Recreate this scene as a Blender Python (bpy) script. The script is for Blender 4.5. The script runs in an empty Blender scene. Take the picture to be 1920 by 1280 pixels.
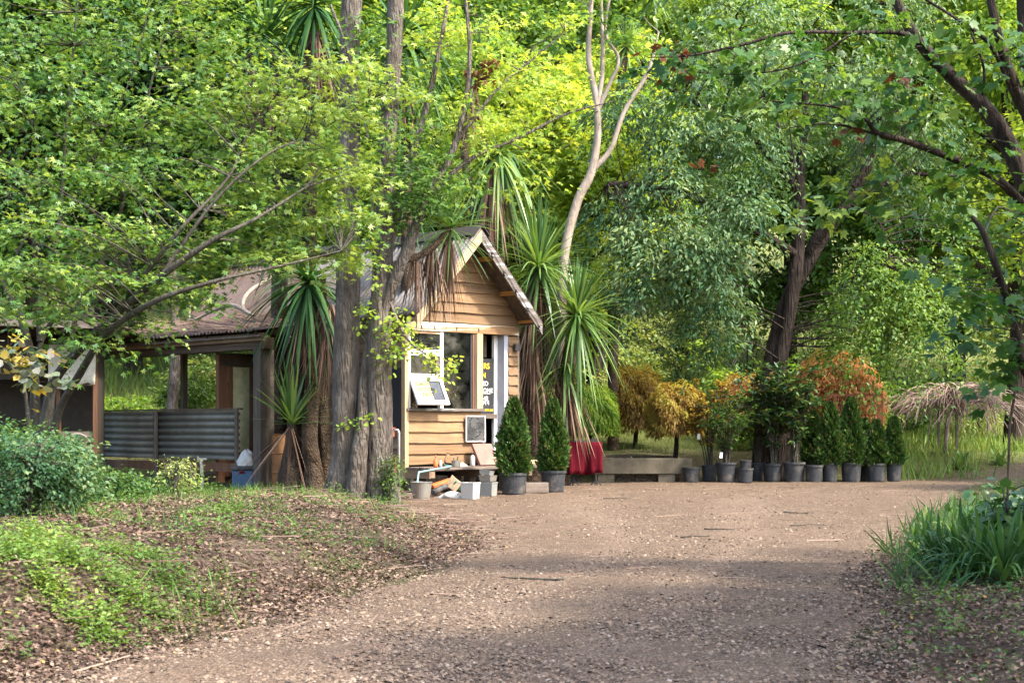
import bpy, math, random
import numpy as np
from mathutils import Vector, Matrix, Euler

random.seed(7)
R = np.random.default_rng(11)
S = bpy.context.scene
COL = S.collection

# ------------------------------------------------------------------ camera, sky, sun, exposure
F, HY, CZ = 2950.0, 800.0, 1.06            # focal length in photo pixels, horizon row, eye height
cam_d = bpy.data.cameras.new('camera'); cam = bpy.data.objects.new('camera', cam_d); COL.objects.link(cam)
cam_d.sensor_width = 36; cam_d.lens = 36 * F / 1920
cam_d.shift_y = (HY - 640) / 1920
cam_d.clip_start = .1; cam_d.clip_end = 3000
cam.location = (0, 0, CZ); cam.rotation_euler = (math.radians(90), 0, 0)
cam_d.dof.use_dof = True; cam_d.dof.focus_distance = 25.0; cam_d.dof.aperture_fstop = 7.1
S.camera = cam

SUN_AZ = math.atan2(-.48, .87); SUN_EL = math.radians(50)
sun_from = Vector((math.cos(SUN_AZ) * math.cos(SUN_EL), math.sin(SUN_AZ) * math.cos(SUN_EL), math.sin(SUN_EL)))
w = bpy.data.worlds.new('World'); S.world = w; w.use_nodes = True
nt = w.node_tree; bg = nt.nodes['Background']
sky = nt.nodes.new('ShaderNodeTexSky'); sky.sky_type = 'NISHITA'; sky.sun_disc = False
sky.sun_elevation = SUN_EL; sky.sun_rotation = math.pi / 2 - SUN_AZ; sky.air_density = 1.0; sky.dust_density = 3.0; sky.ozone_density = 1.0
nt.links.new(sky.outputs[0], bg.inputs[0]); bg.inputs[1].default_value = .15
sl = bpy.data.lights.new('sun', 'SUN'); sl.energy = 2.2; sl.angle = math.radians(5); sl.color = (1, .94, .84)
so = bpy.data.objects.new('sun', sl); COL.objects.link(so); so.location = (20, -10, 30)
so.rotation_euler = sun_from.to_track_quat('Z', 'Y').to_euler()
S.view_settings.view_transform = 'Standard'; S.view_settings.look = 'None'
S.view_settings.exposure = 2.36; S.view_settings.gamma = 1.0
S.render.engine = 'CYCLES'
cy = S.cycles
cy.use_denoising = True; cy.max_bounces = 7; cy.diffuse_bounces = 4; cy.glossy_bounces = 3
cy.transmission_bounces = 4; cy.transparent_max_bounces = 6; cy.sample_clamp_indirect = 6.0
cy.caustics_reflective = False; cy.caustics_refractive = False

# ------------------------------------------------------------------ helpers
def W(px, py, Y):
    return np.array(((px - 960) / F * Y, Y, CZ + (HY - py) / F * Y))

def tag(o, label=None, cat=None, group=None, kind=None):
    if label: o['label'] = label
    if cat: o['category'] = cat
    if group: o['group'] = group
    if kind: o['kind'] = kind
    return o

def empty(name, loc=(0, 0, 0), rz=0, label=None, cat=None, group=None):
    o = bpy.data.objects.new(name, None); COL.objects.link(o)
    o.location = loc; o.rotation_euler = (0, 0, rz); o.empty_display_size = .2
    return tag(o, label, cat, group)

def link(name, me, mat, parent=None, loc=None):
    o = bpy.data.objects.new(name, me); COL.objects.link(o)
    if mat is not None and not me.materials: me.materials.append(mat)
    if parent is not None: o.parent = parent
    if loc is not None: o.location = loc
    return o

def npmesh(name, V, T, rnd=None, smooth=False):
    """mesh from an (n,3) vertex array and an (m,k) face array"""
    V = np.ascontiguousarray(V, dtype=np.float32); T = np.ascontiguousarray(T, dtype=np.int32)
    me = bpy.data.meshes.new(name); m, k = T.shape
    me.vertices.add(len(V)); me.vertices.foreach_set('co', V.ravel())
    me.loops.add(m * k); me.loops.foreach_set('vertex_index', T.ravel())
    me.polygons.add(m); me.polygons.foreach_set('loop_start', np.arange(0, m * k, k, dtype=np.int32))
    if smooth: me.polygons.foreach_set('use_smooth', np.ones(m, dtype=bool))
    if rnd is not None:
        a = me.attributes.new('rnd', 'FLOAT', 'FACE'); a.data.foreach_set('value', np.ascontiguousarray(rnd, dtype=np.float32))
    me.update(calc_edges=True)
    return me

def nz(x, y, s=1.0, seed=0):
    """cheap smooth noise, about -1..1"""
    x = np.asarray(x, float) * s + seed * 17.3; y = np.asarray(y, float) * s - seed * 9.1
    return (np.sin(x * 1.7 + 1.3 * np.sin(y * 1.1 + .4)) + np.sin(y * 2.3 + 1.7 * np.sin(x * .9 + 2.1)) + .6 * np.sin(x * 4.1 - y * 3.3 + 1.2 * np.sin(x * 2.2 + y)) + .4 * np.sin(x * 7.7 + y * 6.1)) / 3.0

def sst(a, b, x):
    t = np.clip((np.asarray(x, float) - a) / (b - a), 0, 1); return t * t * (3 - 2 * t)

class MB:
    """collects geometry, builds ONE mesh object"""
    def __init__(self): self.v = []; self.f = []
    def add(self, V, Fs):
        n = len(self.v); self.v += [tuple(map(float, p)) for p in V]; self.f += [tuple(i + n for i in q) for q in Fs]; return self
    def box(self, x0, x1, y0, y1, z0, z1, M=None, jit=0):
        V = [(x, y, z) for z in (z0, z1) for y in (y0, y1) for x in (x0, x1)]
        if jit: V = [tuple(c + random.uniform(-jit, jit) for c in p) for p in V]
        if M is not None: V = [tuple(M @ Vector(p)) for p in V]
        return self.add(V, [(0, 2, 3, 1), (4, 5, 7, 6), (0, 1, 5, 4), (2, 6, 7, 3), (0, 4, 6, 2), (1, 3, 7, 5)])
    def bar(self, a, b, w, h=None, up=(0, 0, 1)):
        a = Vector(a); b = Vector(b); d = b - a; L = d.length; d.normalize(); h = h or w
        u = Vector(up); s = d.cross(u)
        if s.length < 1e-4: s = d.cross(Vector((1, 0, 0)))
        s.normalize(); u = s.cross(d)
        V = [a + s * (sx * w / 2) + u * (sz * h / 2) + d * (t * L) for t in (0, 1) for sz in (-1, 1) for sx in (-1, 1)]
        return self.add(V, [(0, 2, 3, 1), (4, 5, 7, 6), (0, 1, 5, 4), (2, 6, 7, 3), (0, 4, 6, 2), (1, 3, 7, 5)])
    def tube(self, P, r, n=8, cap=True):
        V, Fq = tube_np(P, r, n); Fs = [tuple(q) for q in Fq]
        if cap:
            m = len(V); Fs.append(tuple(range(n - 1, -1, -1))); Fs.append(tuple(range(m - n, m)))
        return self.add(V, Fs)
    def lathe(self, prof, n=24, c=(0, 0, 0), close=False):
        V = [(c[0] + r * math.cos(2 * math.pi * k / n), c[1] + r * math.sin(2 * math.pi * k / n), c[2] + z) for r, z in prof for k in range(n)]
        Fs = [(i * n + k, i * n + (k + 1) % n, (i + 1) * n + (k + 1) % n, (i + 1) * n + k) for i in range(len(prof) - 1) for k in range(n)]
        return self.add(V, Fs)
    def build(self, name, mat, parent=None, smooth=False, bevel=0, loc=None):
        me = bpy.data.meshes.new(name); me.from_pydata(self.v, [], self.f); me.update()
        if smooth: me.polygons.foreach_set('use_smooth', [True] * len(me.polygons))
        o = link(name, me, mat, parent, loc)
        if bevel:
            b = o.modifiers.new('bevel', 'BEVEL'); b.width = bevel; b.segments = 2; b.limit_method = 'ANGLE'
        return o

def smooth_path(P, sub=5):
    """Catmull-Rom through rows (x,y,z,r)"""
    P = np.asarray(P, float)
    if len(P) < 3: sub = max(sub, 2)
    A = np.vstack([2 * P[0] - P[1], P, 2 * P[-1] - P[-2]]); out = []
    for i in range(1, len(A) - 2):
        p0, p1, p2, p3 = A[i - 1:i + 3]
        for t in np.linspace(0, 1, sub, endpoint=False):
            out.append(.5 * ((2 * p1) + (-p0 + p2) * t + (2 * p0 - 5 * p1 + 4 * p2 - p3) * t * t + (-p0 + 3 * p1 - 3 * p2 + p3) * t ** 3))
    out.append(P[-1]); out = np.array(out); out[:, 3] = np.maximum(out[:, 3], .002)
    return out

def tube_np(P, r, n=7, rough=0):
    P = np.asarray(P, float); r = np.broadcast_to(np.asarray(r, float), (len(P),))
    T = np.gradient(P, axis=0); T /= np.linalg.norm(T, axis=1)[:, None] + 1e-9
    u = np.cross(T[0], (0.3, .9, .1)); u /= np.linalg.norm(u) + 1e-9
    V = []
    ang = np.linspace(0, 2 * np.pi, n, endpoint=False)
    for i in range(len(P)):
        u = u - T[i] * (u @ T[i]); u /= np.linalg.norm(u) + 1e-9
        v = np.cross(T[i], u)
        rr = r[i] * (1 + (rough * .8 * np.sin(ang * 8 + .12 * i + np.sin(i * .21)) if n >= 18 else 0) + rough * (np.sin(ang * 3 + i * .35) * .5 + np.sin(ang * 5 - i * .21 + 1) * .35 + R.uniform(-.5, .5, n)))
        V.append(P[i] + (np.cos(ang) * rr)[:, None] * u + (np.sin(ang) * rr)[:, None] * v)
    V = np.vstack(V); m = len(P); k = np.arange(n); q = []
    for i in range(m - 1):
        q.append(np.stack([i * n + k, i * n + (k + 1) % n, (i + 1) * n + (k + 1) % n, (i + 1) * n + k], 1))
    return V, np.vstack(q)

def join_np(parts):
    V = []; Q = []; n = 0
    for v, q in parts: V.append(v); Q.append(q + n); n += len(v)
    return np.vstack(V), np.vstack(Q)

def limbs(name, paths, mat, parent, org, n=8, rough=.05, sub=5):
    """paths of (x,y,z,r) rows -> one bark mesh"""
    parts = []
    for p in paths:
        s = smooth_path(p, sub); parts.append(tube_np(s[:, :3] - org, s[:, 3], n if s[0, 3] > .03 else 5, rough))
    V, Q = join_np(parts)
    return link(name, npmesh(name, V, Q, smooth=True), mat, parent)

def pxpath(rows):
    return [tuple(W(a, b, Y)) + (r,) for a, b, Y, r in rows]

# ------------------------------------------------------------------ materials
MATS = {}
def newmat(name):
    m = bpy.data.materials.new(name); m.use_nodes = True; t = m.node_tree
    for n in list(t.nodes): t.nodes.remove(n)
    out = t.nodes.new('ShaderNodeOutputMaterial'); MATS[name] = m
    return m, t, out
def N(t, typ, **kw):
    n = t.nodes.new(typ)
    for k, v in kw.items():
        if k.startswith('i_'):
            key = k[2:]; n.inputs[int(key) if key.isdigit() else key.replace('_', ' ')].default_value = v
        else: setattr(n, k, v)
    return n
def ramp(t, fac, stops):
    n = t.nodes.new('ShaderNodeValToRGB'); e = n.color_ramp.elements
    while len(e) < len(stops): e.new(.5)
    for i, (p, c) in enumerate(stops): e[i].position = p; e[i].color = (*c, 1)
    t.links.new(fac, n.inputs[0]); return n.outputs[0]
def mixc(t, f, a, b, mode='MIX'):
    n = t.nodes.new('ShaderNodeMix'); n.data_type = 'RGBA'; n.blend_type = mode
    for s, v in ((0, f), (6, a), (7, b)):
        if hasattr(v, 'is_linked') or hasattr(v, 'links'): t.links.new(v, n.inputs[s])
        elif isinstance(v, (int, float)): n.inputs[s].default_value = v
        else: n.inputs[s].default_value = (*v, 1)
    return n.outputs[2]
def coords(t, scale=(1, 1, 1), obj=True):
    c = t.nodes.new('ShaderNodeTexCoord'); m = t.nodes.new('ShaderNodeMapping'); m.inputs['Scale'].default_value = scale
    t.links.new(c.outputs['Object'], m.inputs[0]); return m.outputs[0]
def noise(t, vec, scale, detail=4, rough=.6, dist=0):
    n = N(t, 'ShaderNodeTexNoise'); n.inputs['Scale'].default_value = scale; n.inputs['Detail'].default_value = detail
    n.inputs['Roughness'].default_value = rough; n.inputs['Distortion'].default_value = dist
    if vec is not None: t.links.new(vec, n.inputs['Vector'])
    return n.outputs['Fac']
def bump(t, h, dist, strength=1.0):
    b = N(t, 'ShaderNodeBump'); b.inputs['Distance'].default_value = dist; b.inputs['Strength'].default_value = strength
    t.links.new(h, b.inputs['Height']); return b.outputs[0]
def surf(t, out, col, rough=.7, spec=.3, nrm=None, metal=0):
    p = N(t, 'ShaderNodeBsdfPrincipled'); p.inputs['Specular IOR Level'].default_value = spec; p.inputs['Metallic'].default_value = metal
    if hasattr(rough, 'links'): t.links.new(rough, p.inputs['Roughness'])
    else: p.inputs['Roughness'].default_value = rough
    if hasattr(col, 'links'): t.links.new(col, p.inputs['Base Color'])
    else: p.inputs['Base Color'].default_value = (*col, 1)
    if nrm is not None: t.links.new(nrm, p.inputs['Normal'])
    t.links.new(p.outputs[0], out.inputs[0]); return p

def leafmat(name, stops, trans=.45, rough=.5, spec=.35, tint=(1.25, 1.15, .55)):
    m, t, out = newmat(name)
    a = N(t, 'ShaderNodeAttribute', attribute_name='rnd')
    col = ramp(t, a.outputs['Fac'], stops)
    hs = N(t, 'ShaderNodeHueSaturation'); hs.inputs['Saturation'].default_value = .96; hs.inputs['Hue'].default_value = .493; t.links.new(col, hs.inputs['Color']); col = hs.outputs[0]
    p = N(t, 'ShaderNodeBsdfPrincipled'); p.inputs['Roughness'].default_value = rough; p.inputs['Specular IOR Level'].default_value = spec
    t.links.new(col, p.inputs['Base Color'])
    tr = N(t, 'ShaderNodeBsdfTranslucent'); t.links.new(mixc(t, 1.0, col, tint, 'MULTIPLY'), tr.inputs[0])
    mx = N(t, 'ShaderNodeMixShader'); mx.inputs[0].default_value = trans
    t.links.new(p.outputs[0], mx.inputs[1]); t.links.new(tr.outputs[0], mx.inputs[2]); t.links.new(mx.outputs[0], out.inputs[0])
    return m
def barkmat(name, a, b, c, vs=(14, 14, 2.2), dist=.03, lich=None):
    m, t, out = newmat(name); v = coords(t, vs)
    n1 = noise(t, v, 1.0, 6, .65, .6); v2 = coords(t); n2 = noise(t, v2, 2.2, 3)
    n3 = noise(t, v2, 26, 3)
    col = ramp(t, n1, [(.25, a), (.5, b), (.75, c)])
    col = mixc(t, .35, col, ramp(t, n2, [(.35, a), (.65, c)]))
    if lich: col = mixc(t, ramp(t, n3, [(.6, (0, 0, 0)), (.72, (.7, .7, .7))]), col, lich)
    vo = N(t, 'ShaderNodeTexVoronoi', feature='DISTANCE_TO_EDGE'); vo.inputs['Scale'].default_value = 1.2; t.links.new(coords(t, (vs[0] * 1.2, vs[1] * 1.2, vs[2])), vo.inputs['Vector'])
    ad = N(t, 'ShaderNodeMath', operation='ADD'); t.links.new(n1, ad.inputs[0]); t.links.new(vo.outputs[0], ad.inputs[1])
    surf(t, out, col, .9, .1, bump(t, ad.outputs[0], dist)); return m
def woodmat(name, stops, axis='x', scale=1.0, rough=.75, dirt=None, paint=None, bumpd=.006, var=.25):
    """timber: grain along the given axis, per-object variation, dirt stains, flaking paint"""
    m, t, out = newmat(name)
    sc = {'x': (1.2, 22, 22), 'y': (22, 1.2, 22), 'z': (22, 22, 1.2)}[axis]
    oi = N(t, 'ShaderNodeObjectInfo'); c = N(t, 'ShaderNodeTexCoord')
    av = N(t, 'ShaderNodeVectorMath', operation='MULTIPLY_ADD'); t.links.new(c.outputs['Object'], av.inputs[0]); av.inputs[1].default_value = tuple(s * scale for s in sc)
    sv = N(t, 'ShaderNodeVectorMath', operation='SCALE'); sv.inputs[0].default_value = (31, 17, 23); t.links.new(oi.outputs['Random'], sv.inputs['Scale']); t.links.new(sv.outputs[0], av.inputs[2])
    g = noise(t, av.outputs[0], 1.0, 7, .68, .8)
    big = noise(t, coords(t), 3.1, 3)
    col = ramp(t, g, stops)
    vv = N(t, 'ShaderNodeMapRange'); vv.inputs[3].default_value = 1 - var; vv.inputs[4].default_value = 1 + var * .5; t.links.new(oi.outputs['Random'], vv.inputs[0])
    hs = N(t, 'ShaderNodeHueSaturation'); t.links.new(col, hs.inputs['Color']); t.links.new(vv.outputs[0], hs.inputs['Value']); col = hs.outputs[0]
    if dirt: col = mixc(t, ramp(t, big, [(.44, (0, 0, 0)), (.75, (.75, .75, .75))]), col, dirt)
    sp = noise(t, coords(t), 38, 3, .7)
    col = mixc(t, ramp(t, sp, [(.66, (0, 0, 0)), (.74, (.6, .6, .6))]), col, (stops[0][1][0] * .4, stops[0][1][1] * .4, stops[0][1][2] * .4))
    h = g
    if paint:
        pm = noise(t, av.outputs[0], .55, 8, .75, 1.5)
        msk = ramp(t, pm, [(paint[1], (1, 1, 1)), (paint[1] + .05, (0, 0, 0))]); col = mixc(t, msk, col, paint[0]); h = mixc(t, .5, g, msk)
    surf(t, out, col, rough, .25, bump(t, h, bumpd)); return m
def plain(name, col, rough=.6, spec=.3, metal=0, var=.18, scale=9, dist=.002, dirt=None):
    m, t, out = newmat(name); v = coords(t); n = noise(t, v, scale, 5, .65)
    c = ramp(t, n, [(.3, tuple(x * (1 - var) for x in col)), (.7, tuple(min(1, x * (1 + var)) for x in col))])
    if dirt:
        n2 = noise(t, v, 5, 6, .7); c = mixc(t, ramp(t, n2, [(.5, (0, 0, 0)), (.68, (1, 1, 1))]), c, dirt)
    surf(t, out, c, rough, spec, bump(t, n, dist), metal); return m

G = dict
M = {}
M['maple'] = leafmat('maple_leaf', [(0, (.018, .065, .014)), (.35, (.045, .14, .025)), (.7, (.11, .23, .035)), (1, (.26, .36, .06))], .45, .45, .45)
M['yellow'] = leafmat('yellow_green_leaf', [(0, (.08, .19, .02)), (.4, (.2, .37, .035)), (.8, (.34, .47, .05)), (1, (.44, .48, .06))], .55)
M['lime'] = leafmat('lime_leaf', [(0, (.05, .14, .018)), (.5, (.17, .32, .035)), (1, (.36, .46, .06))], .55)
M['mid'] = leafmat('mid_green_leaf', [(0, (.024, .08, .016)), (.5, (.066, .17, .028)), (1, (.18, .3, .045))], .48)
M['dark'] = leafmat('dark_green_leaf', [(0, (.008, .035, .01)), (.5, (.02, .075, .016)), (1, (.05, .13, .025))], .3, .4, .5)
M['camphor'] = leafmat('grey_green_leaf', [(0, (.014, .052, .024)), (.45, (.04, .112, .044)), (.8, (.095, .18, .07)), (1, (.19, .27, .1))], .36, .5, .25)
M['pale'] = leafmat('pale_shrub_leaf', [(0, (.1, .19, .04)), (.5, (.24, .33, .08)), (1, (.42, .46, .17))], .5)
M['conifer'] = leafmat('conifer_leaf', [(0, (.006, .022, .008)), (.4, (.026, .072, .012)), (.75, (.066, .145, .024)), (.93, (.13, .19, .035)), (1, (.17, .13, .05))], .22, .6, .15)
M['rhodo'] = leafmat('glossy_leaf', [(0, (.012, .045, .012)), (.6, (.03, .09, .02)), (.9, (.1, .16, .03)), (1, (.22, .1, .03))], .25, .3, .6)
M['orange'] = leafmat('orange_leaf', [(0, (.14, .05, .015)), (.5, (.36, .15, .03)), (1, (.48, .28, .07))], .42)
M['gold'] = leafmat('golden_leaf', [(0, (.1, .06, .014)), (.4, (.26, .17, .025)), (.75, (.42, .31, .04)), (1, (.4, .42, .06))], .5)
M['blade'] = leafmat('blade_leaf', [(0, (.04, .11, .025)), (.5, (.09, .2, .04)), (1, (.2, .31, .08))], .35, .38, .5)
M['bladed'] = leafmat('dark_blade_leaf', [(0, (.012, .05, .014)), (.5, (.028, .095, .022)), (1, (.075, .165, .035))], .28, .5, .18)
M['deadblade'] = leafmat('dead_blade', [(0, (.05, .03, .02)), (.5, (.14, .085, .055)), (1, (.3, .2, .13))], .15, .8, .1)
M['ivy'] = leafmat('ivy_leaf', [(0, (.014, .055, .014)), (.6, (.045, .12, .025)), (1, (.14, .22, .04))], .35, .5, .2)
M['litter'] = leafmat('dead_leaf', [(0, (.035, .022, .016)), (.5, (.12, .075, .05)), (.85, (.2, .14, .1)), (.97, (.26, .19, .13)), (1, (.34, .22, .04))], .1, .85, .15, (1, .9, .7))
M['herb'] = leafmat('herb_leaf', [(0, (.035, .08, .02)), (.35, (.07, .14, .025)), (.7, (.11, .22, .03)), (1, (.24, .32, .06))], .4)
M['grass'] = leafmat('grass_blade', [(0, (.05, .12, .02)), (.5, (.13, .24, .03)), (.85, (.28, .32, .06)), (1, (.4, .34, .14))], .35)
M['straw'] = leafmat('dry_grass', [(0, (.12, .16, .04)), (.5, (.3, .3, .1)), (1, (.5, .42, .22))], .35)
M['syc'] = leafmat('big_maple_leaf', [(0, (.014, .06, .016)), (.5, (.04, .13, .02)), (.85, (.1, .2, .03)), (1, (.2, .3, .04))], .45, .45, .4)
M['rust_leaf'] = leafmat('rusty_leaf', [(0, (.06, .025, .015)), (.6, (.17, .06, .025)), (1, (.28, .12, .04))], .3, .7, .2)
M['yellow_grey'] = leafmat('autumn_leaf', [(0, (.06, .11, .06)), (.4, (.12, .17, .1)), (.6, (.2, .18, .15)), (.62, (.3, .26, .03)), (1, (.4, .26, .02))], .3, .4, .5)

M['bark_grey'] = barkmat('grey_bark', (.035, .027, .021), (.135, .108, .088), (.265, .225, .192), (14, 14, 3.2), .09, (.25, .24, .2))
M['bark_maple'] = barkmat('maple_bark', (.022, .019, .014), (.058, .05, .037), (.12, .108, .085), (12, 12, 4), .02, (.2, .22, .18))
M['bark_dark'] = barkmat('dark_bark', (.009, .007, .006), (.033, .024, .019), (.09, .068, .055), (13, 13, 1.7), .06)
M['bark_pale'] = barkmat('pale_bark', (.15, .11, .08), (.28, .22, .17), (.4, .34, .28), (10, 10, 4), .01)
M['bark_palm'] = barkmat('palm_bark', (.018, .012, .009), (.085, .058, .038), (.22, .16, .11), (22, 22, 16), .06)
M['bare'] = barkmat('bare_twig', (.13, .085, .065), (.26, .18, .145), (.42, .33, .28), (10, 10, 6), .005)

# ------------------------------------------------------------------ leaves
def star(lobes, w=.17, notch=.0):
    """palmate leaf: one slim kite per lobe, from the stalk at the origin"""
    V = [(0, 0, 0)]; T = []
    for a, l in lobes:
        a = math.radians(a); n = len(V)
        d = (math.sin(a), math.cos(a)); s = (d[1], -d[0])
        V += [(d[0] * l * .45 + s[0] * w, d[1] * l * .45 + s[1] * w, -.02), (d[0] * l, d[1] * l, -.1 * l), (d[0] * l * .45 - s[0] * w, d[1] * l * .45 - s[1] * w, -.02)]
        T += [(0, n, n + 1), (0, n + 1, n + 2)]
    return np.array(V, float), np.array(T)
TM = {}
TM['maple'] = star([(-82, .62), (-40, .9), (0, 1.0), (40, .9), (82, .62)], .13)
TM['maple3'] = star([(-50, .85), (0, 1.0), (50, .85)], .17)
TM['syc'] = star([(-100, .5), (-48, .88), (0, 1.0), (48, .88), (100, .5)], .27)
TM['oval'] = (np.array([(0, 0, 0), (.3, .42, .07), (0, 1, -.06), (-.3, .42, .07)], float), np.array([(0, 1, 2), (0, 2, 3)]))
TM['lance'] = (np.array([(0, 0, 0), (.19, .4, .05), (0, 1, -.12), (-.19, .4, .05)], float), np.array([(0, 1, 2), (0, 2, 3)]))
TM['slim'] = (np.array([(0, 0, 0), (.13, .4, .04), (0, 1, -.12), (-.13, .4, .04)], float), np.array([(0, 1, 2), (0, 2, 3)]))
TM['thread'] = (np.array([(0, 0, 0), (.08, .45, .02), (0, 1, -.14), (-.08, .45, .02)], float), np.array([(0, 1, 2), (0, 2, 3)]))
TM['round'] = (np.array([(0, 0, 0), (.4, .18, .06), (.42, .6, .05), (0, 1, -.03), (-.42, .6, .05), (-.4, .18, .06)], float), np.array([(0, 1, 2), (0, 2, 3), (0, 3, 4), (0, 4, 5)]))
TM['blade'] = (np.array([(-.5, 0, 0), (.5, 0, 0), (.45, .5, .0), (-.45, .5, .0), (0, 1, -.1)], float), np.array([(0, 1, 2), (0, 2, 3), (3, 2, 4)]))

def unit(v): return v / (np.linalg.norm(v, axis=-1, keepdims=True) + 1e-9)
def leafgeo(P, fwd, nor, size, tm):
    V, T = TM[tm] if isinstance(tm, str) else tm
    fwd = unit(fwd); side = unit(np.cross(fwd, nor)); nor = np.cross(side, fwd)
    size = np.broadcast_to(np.asarray(size, float), (len(P),))[:, None, None]
    X = P[:, None] + size * (V[None, :, :1] * side[:, None] + V[None, :, 1:2] * fwd[:, None] + V[None, :, 2:] * nor[:, None])
    k = len(V); Q = T[None] + (np.arange(len(P)) * k)[:, None, None]
    return X.reshape(-1, 3), Q.reshape(-1, 3), len(T)
def leafobj(name, P, fwd, nor, size, tm, mat, rnd, parent=None, org=(0, 0, 0), kind=None):
    V, Q, m = leafgeo(P - np.asarray(org), fwd, nor, size, tm)
    o = link(name, npmesh(name, V, Q, np.repeat(np.clip(rnd, 0, 1), m)), mat, parent)
    if kind: o['kind'] = kind
    return o

def sprays(C, D, L, n, lat, droop, jit=.5, tintc=None):
    """C spray centres, D directions -> leaf positions, directions, normals, tint"""
    m = len(C); t = R.random((m, n)); sgn = np.where(R.random((m, n)) < .5, -1, 1)
    S_ = unit(np.cross(D, (0, 0, 1)) + R.normal(0, .15, (m, 3)))
    L = np.broadcast_to(L, (m,))[:, None, None]
    off = sgn[..., None] * S_[:, None] * (R.random((m, n, 1)) * lat * (1.15 - t[..., None] * .75))
    P = C[:, None] + D[:, None] * (t[..., None] - .3) * L + off + R.normal(0, .035, (m, n, 3))
    P[..., 2] -= droop * (t ** 2) * L[..., 0] + R.random((m, n)) * .03
    fw = D[:, None] * .7 + sgn[..., None] * S_[:, None] * .8 + R.normal(0, jit * .6, (m, n, 3)); fw[..., 2] -= .25 + droop * .6
    nr = np.zeros((m, n, 3)); nr[..., 2] = 1; nr += R.normal(0, jit, (m, n, 3))
    c = R.random((m, 1)) * .5 if tintc is None else tintc[:, None]
    rn = c + R.random((m, n)) * .5
    return P.reshape(-1, 3), fw.reshape(-1, 3), nr.reshape(-1, 3), rn.reshape(-1)

def clumps(rows, layer=0):
    """rows of (px,py,Y,rx_px,ry_px,rz_m,n[,tint]) -> spray centres, outward directions, tint"""
    C = []; D = []; Tn = []
    for r in rows:
        px, py, Y, rx, ry, rz, n = r[:7]; tn = r[7] if len(r) > 7 else 0
        c = W(px, py, Y); k = Y / F
        d = unit(R.normal(0, 1, (n, 3))); rad = R.random(n) ** .45
        off = d * rad[:, None] * np.array((rx * k, rz, ry * k))
        if layer:
            zz = off[:, 2]; off[:, 2] = np.round((zz + R.uniform(-.1, .1)) / layer) * layer + R.normal(0, .04, n) - .1 * (off[:, 0] / (rx * k)) ** 2
        C.append(c + off); o = d.copy(); o[:, 2] = o[:, 2] * .35; o += R.normal(0, .3, (n, 3)); o[:, 2] -= .1; D.append(unit(o))
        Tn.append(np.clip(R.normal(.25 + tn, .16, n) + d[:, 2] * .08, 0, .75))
    return np.vstack(C), np.vstack(D), np.hstack(Tn)

def twigs(C, D, limbpaths, frac, r=.008, maxd=2.5):
    """thin branches that join spray centres to the nearest limb point"""
    pts = np.vstack([smooth_path(p, 5)[:, :3] for p in limbpaths]); out = []
    idx = R.choice(len(C), max(1, int(len(C) * frac)), replace=False)
    for i in idx:
        d = pts - C[i]; d[:, 2] *= 1.0; e = np.linalg.norm(d, axis=1) + np.maximum(0, d[:, 2]) * 1.5
        j = int(np.argmin(e)); a = pts[j]; L = np.linalg.norm(a - C[i])
        if L > maxd or L < .05: continue
        mid = (a + C[i]) / 2 + R.normal(0, .07 * L, 3) + np.array((0, 0, .06 * L))
        out.append([tuple(a) + (r * (1 + L * .7),), tuple(mid) + (r * (.8 + L * .3),), tuple(C[i]) + (r * .5,)])
    return out

def tree(name, label, cat, base, paths, bark, crowns, group=None, tw=.25, tmax=2.5, nseg=9, rough=.06, twr=.008):
    """base world point; paths = world limbs; crowns = list of dict(rows, leaf material, template, size, n, L, lat, droop)"""
    root = empty(name, tuple(base), 0, label, cat, group); b = np.asarray(base, float)
    limbs('trunk', paths, M[bark], root, b, nseg, rough, 12 if nseg >= 18 else 5)
    tws = []
    for cr in crowns:
        C, D, Tn = clumps(cr['rows'], cr.get('layer', 0))
        if 'filt' in cr:
            k = cr['filt'](C); C, D, Tn = C[k], D[k], Tn[k]
        if tw: tws += twigs(C, D, paths, cr.get('tw', tw), twr, tmax)
        P, fw, nr, rn = sprays(C, D, cr.get('L', .5), cr['n'], cr.get('lat', .2), cr.get('droop', .2), cr.get('jit', .5), Tn)
        sz = cr['size'] * (.45 + .8 * R.random(len(P)) ** .8)
        leafobj('crown', P, fw, nr, sz, cr['tm'], M[cr['mat']], rn + cr.get('tint', 0), root, b)
    if tws: limbs('branch', tws, M[bark], root, b, 5, .03, 3)['kind'] = 'stuff'
    return root

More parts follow.
